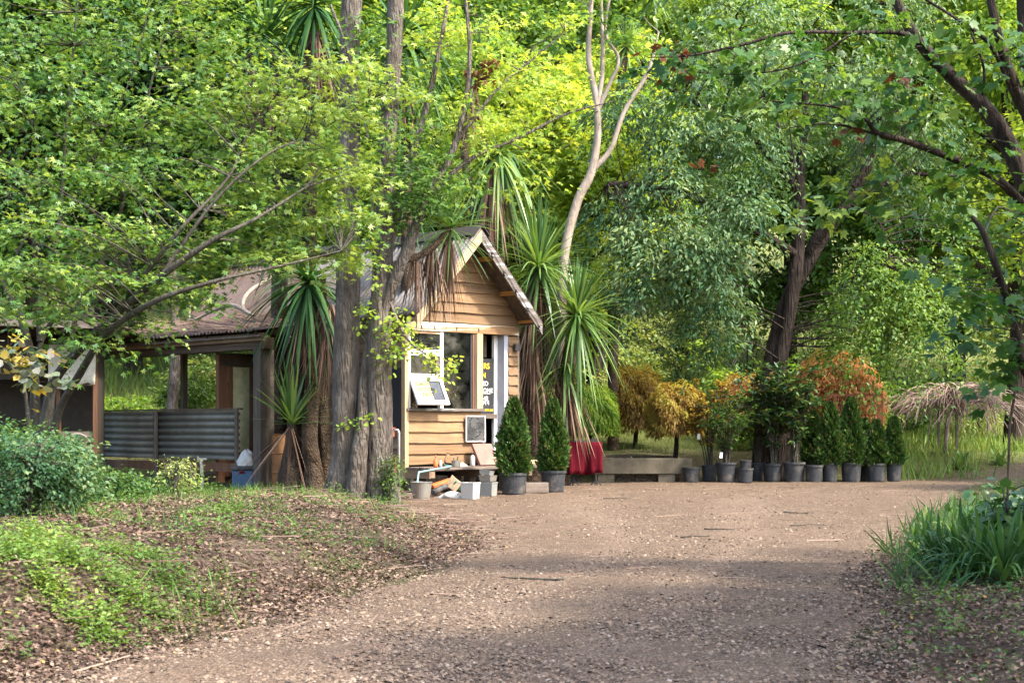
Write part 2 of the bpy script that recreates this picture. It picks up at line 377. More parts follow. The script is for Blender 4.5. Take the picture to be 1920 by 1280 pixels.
# ------------------------------------------------------------------ the ground
YL = [0, 3, 6, 8.2, 9.3, 10.1, 11.4, 13.2, 15.0, 16.7, 19.3, 21.3, 22.6, 24.0, 25.2, 26.5, 29.3, 29.75, 29.95, 31.5, 34]
XL = [-3.2, -3.0, -2.8, -2.45, -2.05, -1.75, -1.3, -.85, -.42, -.32, -.75, -1.5, -1.75, -1.75, -1.3, .5, .95, 1.3, 6.9, 8.1, 13]
YR = [0, 3, 8.2, 11, 13.2, 17.3, 23, 28, 29.8, 30.6, 33, 34]
XR = [2.2, 2.0, 1.9, 2.5, 2.95, 4.3, 6.5, 8.2, 9.1, 14, 17, 17]
def edge_l(y): return np.interp(y, YL, XL)
def edge_r(y): return np.interp(y, YR, XR)
def gz(x, y):
    x = np.asarray(x, float); y = np.asarray(y, float)
    base = -.016 * np.clip(25 - y, 0, 32)
    d = edge_l(np.minimum(y, 24)) - x
    left = base * .1 + .06 + .24 * sst(.1, 1.8, d) * (.25 + .75 * sst(22, 15, y)) * sst(25, 22.5, y) + .05 * nz(x, y, .9, 3) + .03 * nz(x, y, 3.1, 5)
    m = sst(-.05, 1.0, d) * sst(26, 23, y)
    z = base * (1 - m) + left * m
    dr = x - edge_r(y); mr = sst(-.1, 1.4, dr) * sst(29, 25, y)
    z = z + mr * (.16 + .06 * nz(x, y, 1.1, 8))
    # terrace behind the concrete beam, then the hillside
    yb = 29.9 + 1.3 * sst(3.1, 3.5, x)
    ter = .44 * sst(yb, yb + .25 + .9 * sst(3.1, 3.5, x), y) * sst(1.05, 1.3, x) * sst(7.4, 6.9, x)
    ter2 = .5 * sst(31, 34, y) * (1 - sst(1.05, 1.3, x) * sst(7.4, 6.9, x) * .6)
    y0 = 33.0 - 2.2 * sst(-2, -6, x) + 1.5 * sst(6, 10, x)
    e = np.maximum(0, y - y0)
    hill = .24 * (e - 2.2 * (1 - np.exp(-e / 2.2))) * (1 + .3 * sst(-2, -7, x))
    hill = np.where(hill > 22, 22 + (hill - 22) * .1, hill)
    z = z + np.maximum(ter, 0) + ter2 + hill + .10 * nz(x, y, .7, 2) * sst(31, 36, y)
    return z + .012 * nz(x, y, 2.3, 1)

def grid_axis(lo, hi, step, far):
    a = list(np.arange(lo, hi + 1e-6, step)); s = step
    while a[-1] < far[1]: s *= 1.35; a.append(a[-1] + s)
    s = step
    while a[0] > far[0]: s *= 1.35; a.insert(0, a[0] - s)
    return np.array(a)
gxs = grid_axis(-9, 11, .14, (-700, 700)); gys = grid_axis(6, 38, .14, (-300, 900))
GX, GY = np.meshgrid(gxs, gys); GZ = gz(GX, GY)
GZ = GZ - .06 * sst(.15, .6, GX - edge_l(GY)) * sst(.15, .6, edge_r(GY) - GX) * (GY > 1) * (GY < 33)
def gridmesh(name, X, Y, Z):
    r, c = X.shape; i = (np.arange(r - 1)[:, None] * c + np.arange(c - 1)[None]).ravel()
    return npmesh(name, np.stack([X, Y, Z], -1).reshape(-1, 3), np.stack([i, i + 1, i + c + 1, i + c], 1), smooth=True)

m_, t, out = newmat('soil_and_grass'); v = coords(t)
n1 = noise(t, v, .55, 4); n2 = noise(t, v, 9, 6, .7); n3 = noise(t, v, 60, 4, .7)
vl = N(t, 'ShaderNodeTexVoronoi'); vl.inputs['Scale'].default_value = 34; vl.inputs['Randomness'].default_value = 1; t.links.new(coords(t, (1, 1.7, 1)), vl.inputs['Vector'])
sv_ = N(t, 'ShaderNodeSeparateColor'); t.links.new(vl.outputs['Color'], sv_.inputs[0])
soil = ramp(t, sv_.outputs[0], [(0, (.02, .014, .011)), (.4, (.055, .037, .027)), (.75, (.11, .075, .055)), (1, (.2, .15, .11))])
soil = mixc(t, .35, soil, ramp(t, n3, [(.25, (.025, .018, .013)), (.5, (.08, .055, .04)), (.75, (.2, .145, .105))]))
grs = ramp(t, n3, [(.25, (.03, .055, .014)), (.55, (.09, .125, .028)), (.8, (.2, .21, .07))])
msk = mixc(t, .5, ramp(t, n1, [(.5, (0, 0, 0)), (.62, (.8, .8, .8))]), ramp(t, n2, [(.5, (0, 0, 0)), (.66, (.7, .7, .7))]))
gs = N(t, 'ShaderNodeSeparateXYZ'); t.links.new(v, gs.inputs[0]); gm = N(t, 'ShaderNodeMapRange'); gm.inputs[1].default_value = 31.5; gm.inputs[2].default_value = 34; t.links.new(gs.outputs['Y'], gm.inputs[0])
hillc = mixc(t, ramp(t, n2, [(.4, (0, 0, 0)), (.65, (.8, .8, .8))]), ramp(t, n3, [(.25, (.07, .11, .025)), (.55, (.17, .21, .05)), (.8, (.3, .3, .1))]), (.12, .085, .06))
surf(t, out, mixc(t, gm.outputs[0], mixc(t, msk, soil, grs), hillc), .95, .1, bump(t, n3, .03)); M['soil'] = m_
ground = link('ground', gridmesh('ground', GX, GY, GZ), M['soil']); tag(ground, kind='structure')

m_, t, out = newmat('tan_gravel'); v = coords(t)
vo = N(t, 'ShaderNodeTexVoronoi'); vo.inputs['Scale'].default_value = 46; t.links.new(v, vo.inputs['Vector'])
sep = N(t, 'ShaderNodeSeparateColor'); t.links.new(vo.outputs['Color'], sep.inputs[0])
n1 = noise(t, v, .7, 5, .6); n2 = noise(t, v, 7, 5, .7); n3 = noise(t, v, 130, 3, .7)
peb = ramp(t, sep.outputs[0], [(0, (0.034, 0.024, 0.017)), (.35, (0.103, 0.069, 0.044)), (.7, (0.168, 0.116, 0.077)), (1, (0.232, 0.172, 0.120))])
peb = mixc(t, .42, peb, ramp(t, n1, [(.3, (0.090, 0.058, 0.037)), (.55, (0.139, 0.094, 0.061)), (.75, (0.172, 0.125, 0.085))]))
peb = mixc(t, ramp(t, vo.outputs['Distance'], [(.45, (0, 0, 0)), (.75, (.5, .5, .5))]), peb, (.06, .043, .032))
peb = mixc(t, ramp(t, n2, [(.55, (0, 0, 0)), (.75, (.55, .55, .55))]), peb, (.11, .075, .055))
peb = mixc(t, ramp(t, n3, [(.54, (0, 0, 0)), (.68, (.75, .75, .75))]), peb, (.05, .036, .027))
hh = N(t, 'ShaderNodeMath', operation='SUBTRACT'); hh.inputs[0].default_value = 1; t.links.new(vo.outputs['Distance'], hh.inputs[1])
rt_ = N(t, 'ShaderNodeAttribute', attribute_name='rut'); rm = N(t, 'ShaderNodeMath', operation='MULTIPLY'); rm.inputs[1].default_value = .4; t.links.new(rt_.outputs['Fac'], rm.inputs[0])
peb = mixc(t, rm.outputs[0], peb, ramp(t, n2, [(.35, (.15, .102, .07)), (.65, (.23, .166, .118))]))
surf(t, out, peb, .92, .15, bump(t, hh.outputs[0], .016)); M['gravel'] = m_
ys = np.concatenate([np.arange(2, 29.2, .12), np.arange(29.2, 34, .04)]); vs_ = np.linspace(0, 1, 90)
Yd = np.repeat(ys[:, None], 90, 1)
jl = .18 * nz(ys, ys * 0, 1.3, 4) + .08 * nz(ys, ys * 0, 5, 6); jr = .18 * nz(ys, ys * 0, 1.1, 9) + .08 * nz(ys, ys * 0, 4, 2)
xl = edge_l(ys) + np.where(ys < 25, jl, jl * .2) - .12; xr = edge_r(ys) + jr + .1
Xd = xl[:, None] + (xr - xl)[:, None] * vs_[None]
dm = np.minimum(Xd - xl[:, None], xr[:, None] - Xd)
Zd = gz(Xd, Yd) + .012 - .06 * (1 - sst(0, .3, dm)) + .01 * nz(Xd, Yd, 1.6, 3)
rutc = np.exp(-((vs_[None] - .34 - .02 * nz(Yd, Yd * 0, .3, 2)) / .045) ** 2) + np.exp(-((vs_[None] - .62 - .02 * nz(Yd, Yd * 0, .3, 2)) / .045) ** 2)
rutc = rutc * sst(28, 24, Yd) * (.7 + .3 * nz(Xd, Yd, 2, 5)); Zd = Zd - .007 * rutc
dme = gridmesh('driveway', Xd, Yd, Zd); ra = dme.attributes.new('rut', 'FLOAT', 'POINT'); ra.data.foreach_set('value', rutc.ravel().astype(np.float32))
drive = link('driveway', dme, M['gravel']); tag(drive, kind='structure')

# loose stones on the driveway
def inside(x, y, pad=0): return (x > edge_l(y) + pad) & (x < edge_r(y) - pad)
n = 70000
yy = 7.5 * (1 / (1 - R.random(n) * (1 - (7.5 / 29.5) ** .8))) ** (1 / .8); xx = (R.random(n) * 2.2 - 1.1) * .36 * yy
k = inside(xx, yy, -.25) & (yy < 29.5); xx, yy = xx[k], yy[k]
ico = np.array([(1, 0, 0), (-1, 0, 0), (0, 1, 0), (0, -1, 0), (0, 0, .6), (0, 0, -.6)], float)
icf = np.array([(0, 2, 4), (2, 1, 4), (1, 3, 4), (3, 0, 4)])
P = np.stack([xx, yy, gz(xx, yy) + .012], 1); n = len(P)
a = R.random(n) * 6.28; fw = np.stack([np.cos(a), np.sin(a), R.normal(0, .25, n)], 1); up = np.stack([R.normal(0, .3, n), R.normal(0, .3, n), np.ones(n)], 1)
m_, t, out = newmat('stone_chip'); at = N(t, 'ShaderNodeAttribute', attribute_name='rnd')
surf(t, out, ramp(t, at.outputs['Fac'], [(0, (.05, .035, .026)), (.4, (.13, .09, .062)), (.8, (.2, .145, .1)), (.98, (.23, .175, .13)), (1, (.32, .27, .22))]), .9, .2); M['stone'] = m_
sz = R.gamma(3, .0022, n) + .004
g = leafobj('loose_gravel', P, fw, up, sz, (ico, icf), M['stone'], R.random(n))
tag(g, 'loose tan gravel chips scattered over the driveway', 'gravel', kind='stuff')

# dead leaves, bark strips on the ground
def scatter(n, fn, x0, x1, y0, y1):
    x = R.uniform(x0, x1, n); y = R.uniform(y0, y1, n); k = R.random(n) < fn(x, y); return x[k], y[k]
def vis(x, y): return (np.abs(x) < .345 * y + .3)
def litter_d(x, y):
    d = edge_l(np.minimum(y, 24)) - x
    l = sst(-.22, .15, d) * sst(6, 2.2, d) * (.55 + .45 * nz(x, y, 1.4, 4)) * (y < 27)
    l = np.maximum(l, .95 * np.exp(-((d - .3) / .3) ** 2) * (y < 23))
    dr = x - edge_r(y); r_ = sst(-.5, .4, dr) * sst(20, 14, y)
    h = sst(29.9, 31, y) * .5
    return np.maximum(np.maximum(l, r_ * .9), h) * vis(x, y) * np.clip(11 / y, .25, 1.2)
x1, y1 = scatter(330000, litter_d, -8, 1, 7.5, 24.5); x2, y2 = scatter(120000, litter_d, 1, 11, 7.5, 22); x3, y3 = scatter(60000, litter_d, -9, 11, 22, 38)
x = np.hstack([x1, x2, x3]); y = np.hstack([y1, y2, y3])
n = len(x); P = np.stack([x, y, gz(x, y) + .012 + R.random(n) * .02], 1)
a = R.random(n) * 6.28; fw = np.stack([np.cos(a), np.sin(a), R.normal(0, .35, n)], 1); up = np.stack([R.normal(0, .5, n), R.normal(0, .5, n), np.ones(n)], 1)
o = leafobj('leaf_litter', P, fw, up, R.uniform(.018, .05, n), 'oval', M['litter'], R.random(n))
tag(o, 'brown dead leaves lying over the banks and beds', 'leaf litter', kind='stuff')
def stick_d(x, y):
    d = edge_l(np.minimum(y, 24)) - x
    l = sst(-1.2, .1, d) * sst(4.5, 1.5, d) * (y < 26) * (.2 + .8 * sst(14, 21, y))
    return np.maximum(l, .05 * inside(x, y)) * vis(x, y)
x, y = scatter(16000, stick_d, -6, 7, 7.5, 29)
n = len(x); P = np.stack([x, y, gz(x, y) + .015 + R.random(n) * .02], 1)
a = R.normal(-.3, .8, n); fw = np.stack([np.cos(a), np.sin(a), R.normal(0, .06, n)], 1)
prism = (np.array([(-.5, 0, 0), (.5, 0, 0), (0, 0, .8), (-.4, 1, 0.2), (.4, 1, .2), (0, 1, .7)], float) * (.025, 1, .025), np.array([(0, 3, 5), (0, 5, 2), (2, 5, 4), (2, 4, 1)]))
o = leafobj('small_twigs', P, fw, np.tile((0, 0, 1.), (n, 1)), R.gamma(2.5, .055, n) + .06, prism, M['litter'], .25 + R.random(n) * .71)
tag(o, 'small twigs and bark strips strewn on bank and driveway', 'twigs', kind='stuff')

# low herbs and grass on the banks
def herb_d(x, y):
    d = edge_l(np.minimum(y, 24)) - x
    patch = sst(.1, .75, .7 * nz(x, y, 1.15, 7) + .55 * nz(x, y, 3.7, 1) + .25 * nz(x, y, 9, 2)) * (.4 + .6 * sst(-2, -4.5, x))
    l = sst(.05, .7, d) * patch * (y < 25) * (x > -9)
    l = np.maximum(l, .8 * np.exp(-(((x + 2.9) / .6) ** 2 + ((y - 10.2) / .8) ** 2)) * sst(-.5, .1, nz(x, y, 4, 6)))
    l = np.maximum(l, .6 * np.exp(-(((x + 2.4) / .4) ** 2 + ((y - 14) / .7) ** 2)) * sst(-.3, .2, nz(x, y, 4, 3)))
    dr = x - edge_r(y); r_ = sst(-.1, .5, dr) * (y < 29) * .8
    return np.maximum(l, r_) * vis(x, y) * np.clip(12 / y, .3, 1)
x1, y1 = scatter(42000, herb_d, -8, 1, 7.5, 24.5); x2, y2 = scatter(6000, herb_d, 1.5, 11, 7.5, 29)
x3 = R.normal(-2.85, .42, 2300); y3 = R.normal(9.8, .6, 2300); k = (edge_l(y3) - x3 > .18) & (nz(x3, y3, 3.6, 8) + .8 * nz(x3, y3, 9, 3) > .3); x = np.hstack([x1, x2, x3[k]]); y = np.hstack([y1, y2, y3[k]])
m = 13; hgt = R.uniform(.03, .17, len(x)) * (1 + .4 * nz(x, y, 2, 3)); rr0 = R.uniform(.04, .12, len(x))
a = R.random((len(x), m)) * 6.28; q = R.random((len(x), m)) ** .6; hz = R.random((len(x), m))
x, y, zb_ = (np.repeat(v_[:, None], m, 1) for v_ in (x, y, hgt)); x = x + np.cos(a) * q * rr0[:, None]; y = y + np.sin(a) * q * rr0[:, None]
x, y, zb_, a, hz = (v_.ravel() for v_ in (x, y, zb_, a, hz)); n = len(x)
P = np.stack([x, y, gz(x, y) + .012 + hz * zb_], 1)
fw = np.stack([np.cos(a), np.sin(a), R.normal(.1, .35, n)], 1); up = np.stack([R.normal(0, .4, n), R.normal(0, .4, n), np.ones(n)], 1)
br = .2 + .3 * nz(x, y, 1.3, 12) + .35 * np.exp(-(((x + 2.85) / .8) ** 2 + ((y - 10.0) / 1.0) ** 2))
o = leafobj('low_herbs', P, fw, up, R.uniform(.018, .045, n), 'oval', M['herb'], br + R.random(n) * .4)
tag(o, 'low bright green herbs creeping over the banks', 'ground cover', kind='stuff')
def grass_d(x, y):
    d = edge_l(np.minimum(y, 24)) - x
    l = sst(.2, .8, d) * sst(.15, .6, nz(x, y, 1.3, 17)) * (y < 25)
    l = np.maximum(l, np.exp(-(((x + 2.15) / .25) ** 2 + ((y - 10.3) / .45) ** 2)))
    far = sst(31.5, 33, y) * .85 * (1 - .5 * sst(0, .4, nz(x, y, .8, 4)))
    rr = np.exp(-(((x - 8.3) / .9) ** 2 + ((y - 31.6) / .7) ** 2)) * 1.2
    drv = .45 * np.exp(-(((x - 1.0) / 1.3) ** 2 + ((y - 22.3) / .35) ** 2)) * sst(.1, .6, nz(x, y, 3, 5))
    return np.maximum(np.maximum(np.maximum(l, far), rr), drv) * vis(x, y)
x, y = scatter(150000, grass_d, -13, 14, 7, 44)
n = len(x); P = np.stack([x, y, gz(x, y)], 1)
a = R.random(n) * 6.28; ln = R.normal(0, .38, (n, 2)); fw = np.stack([ln[:, 0], ln[:, 1], np.ones(n)], 1); up = np.stack([np.cos(a), np.sin(a), np.zeros(n)], 1)
gb = (TM['blade'][0] * (.045, 1, 1), TM['blade'][1])
hs_ = np.where(y > 31, R.uniform(.15, .5, n), R.uniform(.05, .22, n)); hs_ = np.where((y > 20) & (y < 25) & (x > -.7), .06, hs_); hs_ = np.where((y > 29) & (y < 35) & (x > .8) & (x < 7.2), hs_ * .4, hs_)
o = leafobj('grass', P, fw, up, hs_, gb, M['grass'], R.random(n) * .6 + .2 * sst(31, 34, y) + .2 * nz(x, y, .8, 2))
tag(o, 'short grass tufts on the banks and behind the pots', 'grass', kind='stuff')

# ------------------------------------------------------------------ materials of built things
TAN = [(.2, (.075, .039, .018)), (.38, (.185, .103, .047)), (.6, (.285, .172, .085)), (.85, (.36, .25, .145))]
M['board'] = woodmat('honey_timber', TAN, 'x', .5, .75, (.15, .1, .06), None, .006, .35)
M['board_t'] = woodmat('grey_brown_timber', [(.2, (.09, .055, .035)), (.5, (.2, .13, .08)), (.8, (.34, .24, .15))], 'y', .5, .8, (.1, .07, .05), None, .005, .3)
M['trim'] = woodmat('flaking_trim', TAN, 'x', .5, .7, None, ((.72, .62, .45), .47), .004, .1)
M['post_tan'] = woodmat('tan_post', [(.2, (.2, .12, .06)), (.5, (.4, .27, .15)), (.8, (.55, .4, .25))], 'z', .5, .75)
M['weathered'] = woodmat('weathered_timber', [(.2, (.05, .038, .03)), (.5, (.14, .11, .087)), (.8, (.27, .22, .18))], 'x', .5, .85, (.1, .075, .055), None, .008, .2)
M['beam_dark'] = woodmat('dark_beam', [(.2, (.03, .02, .013)), (.5, (.085, .055, .035)), (.8, (.19, .13, .085))], 'y', .5, .85, (.05, .045, .03), None, .008, .2)
M['post_dark'] = woodmat('dark_post', [(.2, (.035, .026, .02)), (.5, (.095, .072, .055)), (.8, (.21, .165, .13))], 'z', .5, .85, (.05, .04, .03), None, .01, .2)
M['peel_white'] = woodmat('peeling_white', [(.2, (.05, .04, .035)), (.5, (.12, .1, .085)), (.8, (.25, .21, .18))], 'x', .6, .8, None, ((.33, .32, .31), .45), .006, .1)
M['cream'] = woodmat('cream_board', [(.2, (.22, .16, .09)), (.5, (.36, .28, .17)), (.8, (.45, .37, .25))], 'x', .5, .7, None, None, .003, .1)
M['white_frame'] = woodmat('white_frame', [(.2, (.25, .2, .15)), (.5, (.35, .3, .25)), (.8, (.45, .4, .35))], 'x', .8, .6, None, ((.76, .75, .72), .62), .003, .05)
M['orange_wood'] = woodmat('orange_timber', [(.2, (.3, .13, .03)), (.5, (.5, .25, .07)), (.8, (.6, .35, .13))], 'y', .6)
M['brown_door'] = woodmat('brown_timber', [(.2, (.05, .022, .012)), (.5, (.13, .06, .03)), (.8, (.24, .12, .065))], 'z', .5, .6, None, ((.4, .34, .28), .3), .004, .1)
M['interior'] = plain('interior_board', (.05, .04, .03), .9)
M['tin'] = plain('galvanised_tin', (.23, .215, .225), .5, .4, .35, .2, 5, .002, (.3, .2, .16))
M['tin_rust'] = plain('rusting_tin', (.14, .1, .085), .7, .25, .1, .35, 4, .002, (.11, .06, .042))
M['tin_dark'] = plain('dull_green_tin', (.1, .1, .083), .45, .4, .4, .35, 4, .002, (.05, .045, .04))
def tinmat(name, col, valley, rust, metal=.25):
    m, t, out = newmat(name); v = coords(t); wv = N(t, 'ShaderNodeAttribute', attribute_name='wave'); n = noise(t, v, 5, 6, .7); n2 = noise(t, v, 1.3, 4, .6)
    c = ramp(t, n, [(.3, tuple(x * .75 for x in col)), (.7, tuple(x * 1.25 for x in col))])
    c = mixc(t, ramp(t, n2, [(.45, (0, 0, 0)), (.65, (.85, .85, .85))]), c, rust)
    c = mixc(t, ramp(t, wv.outputs['Fac'], [(.0, (.85, .85, .85)), (.45, (0, 0, 0))]), c, valley)   # dirt that has settled in the troughs
    surf(t, out, c, .6, .3, bump(t, n, .002), metal); return m
M['tin'] = tinmat('galvanised_tin', (.16, .15, .145), (.03, .025, .022), (.12, .085, .07), 0); M['tin_rust'] = tinmat('rusting_tin', (.1, .07, .057), (.014, .01, .008), (.075, .04, .026), 0); M['tin_dark'] = tinmat('dull_green_tin', (.13, .125, .1), (.03, .028, .022), (.08, .07, .052), 0)
M['blackboard'] = plain('blackboard', (.02, .02, .021), .7, .3)
M['grey_paint'] = plain('grey_door_paint', (.36, .37, .43), .5, .3, 0, .1, 6)
M['white_paint'] = plain('white_paint', (.78, .77, .74), .5, .4, 0, .06, 4, .001, (.55, .5, .44))
M['chalk'] = plain('chalk', (.82, .82, .8), .9)
M['sign_yellow'] = plain('sign_yellow', (.85, .5, .02), .6)
M['card_yellow'] = plain('card_yellow', (.85, .6, .16), .6, .3, 0, .06)
M['ink'] = plain('ink', (.03, .028, .03), .8)
M['black_plastic'] = plain('black_plastic', (.032, .033, .035), .6, .3, 0, .35, 14, .002, (.1, .085, .07))
M['potsoil'] = plain('potting_soil', (.05, .035, .025), .95, .1, 0, .4, 40, .01)
M['steel'] = plain('bucket_steel', (.26, .245, .215), .45, .5, .5, .2, 6, .002, (.26, .22, .17))
M['white_plastic'] = plain('white_plastic', (.4, .39, .365), .5, .3, 0, .08, 5, .001, (.34, .28, .22))
M['grey_plastic'] = plain('grey_plastic', (.2, .2, .185), .5, .3, 0, .15, 6, .001, (.25, .22, .18))
M['red_cloth'] = plain('red_cloth', (.075, .003, .008), .85, .1, 0, .15, 30, .002)
M['concrete'] = plain('stained_concrete', (.105, .088, .062), .9, .2, 0, .3, 3, .006, (.055, .053, .032))
M['rust'] = plain('rusty_steel', (.24, .085, .045), .8, .2, 0, .35, 18, .003)
M['brick_red'] = plain('paving_brown', (.25, .13, .105), .85, .2, 0, .15, 7, .003, (.3, .18, .14))
M['canvas'] = plain('cream_canvas', (.56, .52, .42), .85, .15, 0, .12, 3, .004, (.4, .37, .28))
M['pipe'] = plain('grey_pipe', (.4, .38, .37), .45, .5, .4)
M['red_tap'] = plain('tap_red', (.5, .12, .05), .5)
M['hose'] = plain('green_hose', (.2, .42, .38), .5)
M['orange_plastic'] = plain('orange_plastic', (.62, .14, .04), .5)
M['blue_plastic'] = plain('blue_plastic', (.03, .07, .13), .5, .4)
M['rag'] = plain('dirty_rag', (.45, .42, .37), .95, .1, 0, .3, 9, .01)
M['drum'] = plain('brown_drum', (.3, .15, .065), .7, .3, 0, .25, 6, .003)
M['stone'+'_block'] = plain('sandstone', (.5, .36, .22), .95, .1, 0, .25, 9, .01)
M['green_plastic'] = plain('green_plastic', (.05, .2, .13), .5)
M['ring'] = plain('pale_ring', (.2, .19, .14), .8)
m_, t, out = newmat('window_glass')
tr = N(t, 'ShaderNodeBsdfTransparent'); tr.inputs[0].default_value = (.86, .9, .88, 1); gl = N(t, 'ShaderNodeBsdfGlossy'); gl.inputs['Roughness'].default_value = .04
fr = N(t, 'ShaderNodeFresnel'); fr.inputs[0].default_value = 1.9; mx = N(t, 'ShaderNodeMixShader')
t.links.new(fr.outputs[0], mx.inputs[0]); t.links.new(tr.outputs[0], mx.inputs[1]); t.links.new(gl.outputs[0], mx.inputs[2])
df = N(t, 'ShaderNodeBsdfDiffuse'); df.inputs[0].default_value = (.4, .42, .38, 1); mx2 = N(t, 'ShaderNodeMixShader')
dn = ramp(t, noise(t, coords(t), 4, 5, .7), [(.4, (.0, .0, .0)), (.75, (.05, .05, .05))]); t.links.new(dn, mx2.inputs[0])
t.links.new(mx.outputs[0], mx2.inputs[1]); t.links.new(df.outputs[0], mx2.inputs[2]); t.links.new(mx2.outputs[0], out.inputs[0]); M['glass'] = m_
M['frosted'] = plain('frosted_glass', (.5, .47, .27), .35, .5, 0, .25, 7, .004, (.35, .33, .2))
m_, t, out = newmat('clear_glass'); gb_ = N(t, 'ShaderNodeBsdfGlass'); gb_.inputs['Roughness'].default_value = .02; gb_.inputs['IOR'].default_value = 1.2
t.links.new(gb_.outputs[0], out.inputs[0]); M['clear'] = m_

# ------------------------------------------------------------------ the hut
HA = math.radians(43); HC = Vector((-1.69, 25.0, 0))
HM = Matrix.Translation(HC) @ Matrix.Rotation(HA, 4, 'Z')
def lp(u, t, z=0): return HM @ Vector((u, t, z))
hut = empty('timber_hut', HC, HA, 'small weatherboard hut with steep tin gable roof behind the twin grey trunks', 'hut')
HW = 2.41
def roofz(u): return 2.85 + (u + .12) * 1.079 if u <= HW / 2 else 2.85 + (HW + .12 - u) * 1.079

def board(name, u0, u1, z0, z1, mat, parent, ub0=None, ub1=None, side=None, thick=.042, n=14, wav=.004, lift=0):
    """weatherboard: wedge section, uneven lower edge. ub0/ub1 = ends of the lower edge. side=(u) puts it on the side wall, running along t"""
    ub0 = u0 if ub0 is None else ub0; ub1 = u1 if ub1 is None else ub1
    b = MB(); V = []; ph = random.uniform(0, 9); tl = random.uniform(-.004, .004)
    for i in range(n + 1):
        s = i / n; w1 = wav * (math.sin(s * 7 + ph) + .6 * math.sin(s * 19 + ph * 2)) + random.uniform(-.002, .002)
        x0 = ub0 + (ub1 - ub0) * s; x1 = u0 + (u1 - u0) * s; sk = tl * (s - .5) * 2
        yb = -thick - lift - .004 * math.sin(s * 5 + ph)
        V += [(x0, yb, z0 + w1 + sk), (x1, -.007, z1 + sk), (x1, .004, z1 + sk), (x0, .004 - .006, z0 + w1 + sk)]
    Fs = []
    for i in range(n):
        a = i * 4; c = a + 4
        for k in range(4): Fs.append((a + k, c + k, c + (k + 1) % 4, a + (k + 1) % 4))
    Fs += [(3, 2, 1, 0), (n * 4, n * 4 + 1, n * 4 + 2, n * 4 + 3)]
    if side is not None: V = [(side + (p[1]), (p[0]), p[2]) for p in V]; Fs = [f[::-1] for f in Fs]
    b.add(V, Fs); return b.build(name, mat, parent)

random.seed(3)
# front, under the window
z = .46
while z < 1.3:
    h = random.uniform(.162, .182); board('weatherboard', .03, 1.6, z, min(z + h + .02, 1.335), M['board'], hut); z += h
# gable boards, cut to the roof line
z = 2.76
while z < 4.1:
    h = .168; zt = min(z + h + .02, 4.16)
    ul = lambda q: max(.0, (q - 2.85 + .07) / 1.079 - .12); f0, f1 = ul(z), ul(zt)
    board('weatherboard', f1, HW - f1, z, zt, M['board'], hut, f0, HW - f0, n=10); z += h
MB().box(-.03, HW + .02, -.05, -.004, 2.6, 2.7).build('trim', M['trim'], hut, bevel=.006)
board('weatherboard', 0, HW, 2.69, 2.79, M['trim'], hut)
for u in (.28, .55, 1.02, 1.5): MB().box(u, u + .022, -.056, -.051, 2.63, 2.69).build('strap', M['ink'], hut)
# right of the door
z = .46
while z < 2.55:
    h = random.uniform(.15, .175); board('weatherboard', 2.21, HW + .02, z, min(z + h + .012, 2.6), M['board'], hut, n=4, thick=.038, wav=.003); z += h
MB().box(HW - .0, HW + .05, -.02, .06, .3, 2.8).build('corner_post', M['weathered'], hut)
MB().box(-.05, .028, -.045, .05, .2, 2.6).build('corner_post', M['post_tan'], hut, bevel=.006)
# left side wall
z = .2
while z < 2.8:
    h = random.uniform(.16, .18); board('weatherboard', .05, 2.6, z, z + h + .02, M['board_t'], hut, side=0.0, n=10); z += h
# solid wall cores behind the boards
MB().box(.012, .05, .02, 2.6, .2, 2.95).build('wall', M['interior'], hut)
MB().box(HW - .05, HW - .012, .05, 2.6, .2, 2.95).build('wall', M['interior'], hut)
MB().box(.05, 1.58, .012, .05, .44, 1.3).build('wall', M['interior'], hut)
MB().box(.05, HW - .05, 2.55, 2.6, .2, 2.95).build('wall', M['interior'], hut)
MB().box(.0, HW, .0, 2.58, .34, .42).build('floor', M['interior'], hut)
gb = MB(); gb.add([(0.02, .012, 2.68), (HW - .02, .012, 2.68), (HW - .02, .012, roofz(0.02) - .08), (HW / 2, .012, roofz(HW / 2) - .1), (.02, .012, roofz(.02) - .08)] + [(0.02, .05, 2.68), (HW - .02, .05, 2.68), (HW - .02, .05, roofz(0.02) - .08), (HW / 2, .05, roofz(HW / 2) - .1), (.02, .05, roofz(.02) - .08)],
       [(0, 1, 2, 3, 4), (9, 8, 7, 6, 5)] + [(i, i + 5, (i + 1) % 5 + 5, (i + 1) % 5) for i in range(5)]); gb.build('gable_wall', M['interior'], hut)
# window
win = MB().box(-.02, 1.63, -.075, .06, 1.315, 1.358).build('window_sill', M['peel_white'], hut, bevel=.005)
MB().box(1.485, 1.615, -.045, .06, 1.36, 2.6).build('window_post', M['post_tan'], hut, bevel=.006)
for a, b_, mt in ((1.36, 1.4, 'ink'), (1.402, 1.44, 'brown_door'), (1.442, 1.484, 'post_dark')): MB().box(a, b_, -.02 + (a - 1.36) * -.2, .08, 1.36, 2.6).build('window_jamb', M[mt], hut)
wf = MB(); wf.box(.7, .765, -.03, .05, 1.36, 2.598); o = wf.build('window_mullion', M['white_frame'], hut, bevel=.004)
MB().box(.03, .075, -.035, .05, 1.36, 2.598).build('window_jamb', M['white_frame'], hut, bevel=.004)
MB().box(.077, .698, -.025, .045, 2.2, 2.245).build('window_rail', M['white_frame'], hut, bevel=.004)
MB().box(.077, .698, -.03, .045, 2.25, 2.3).build('window_rail', M['white_frame'], hut, bevel=.004)
MB().box(.077, .698, -.03, .045, 1.83, 1.91).build('window_rail', M['white_frame'], hut, bevel=.004)
MB().box(.077, .698, -.03, .045, 2.555, 2.598).build('window_rail', M['trim'], hut, bevel=.004)
MB().box(.62, .69, -.012, .03, 1.912, 2.198).build('window_stile', M['weathered'], hut)
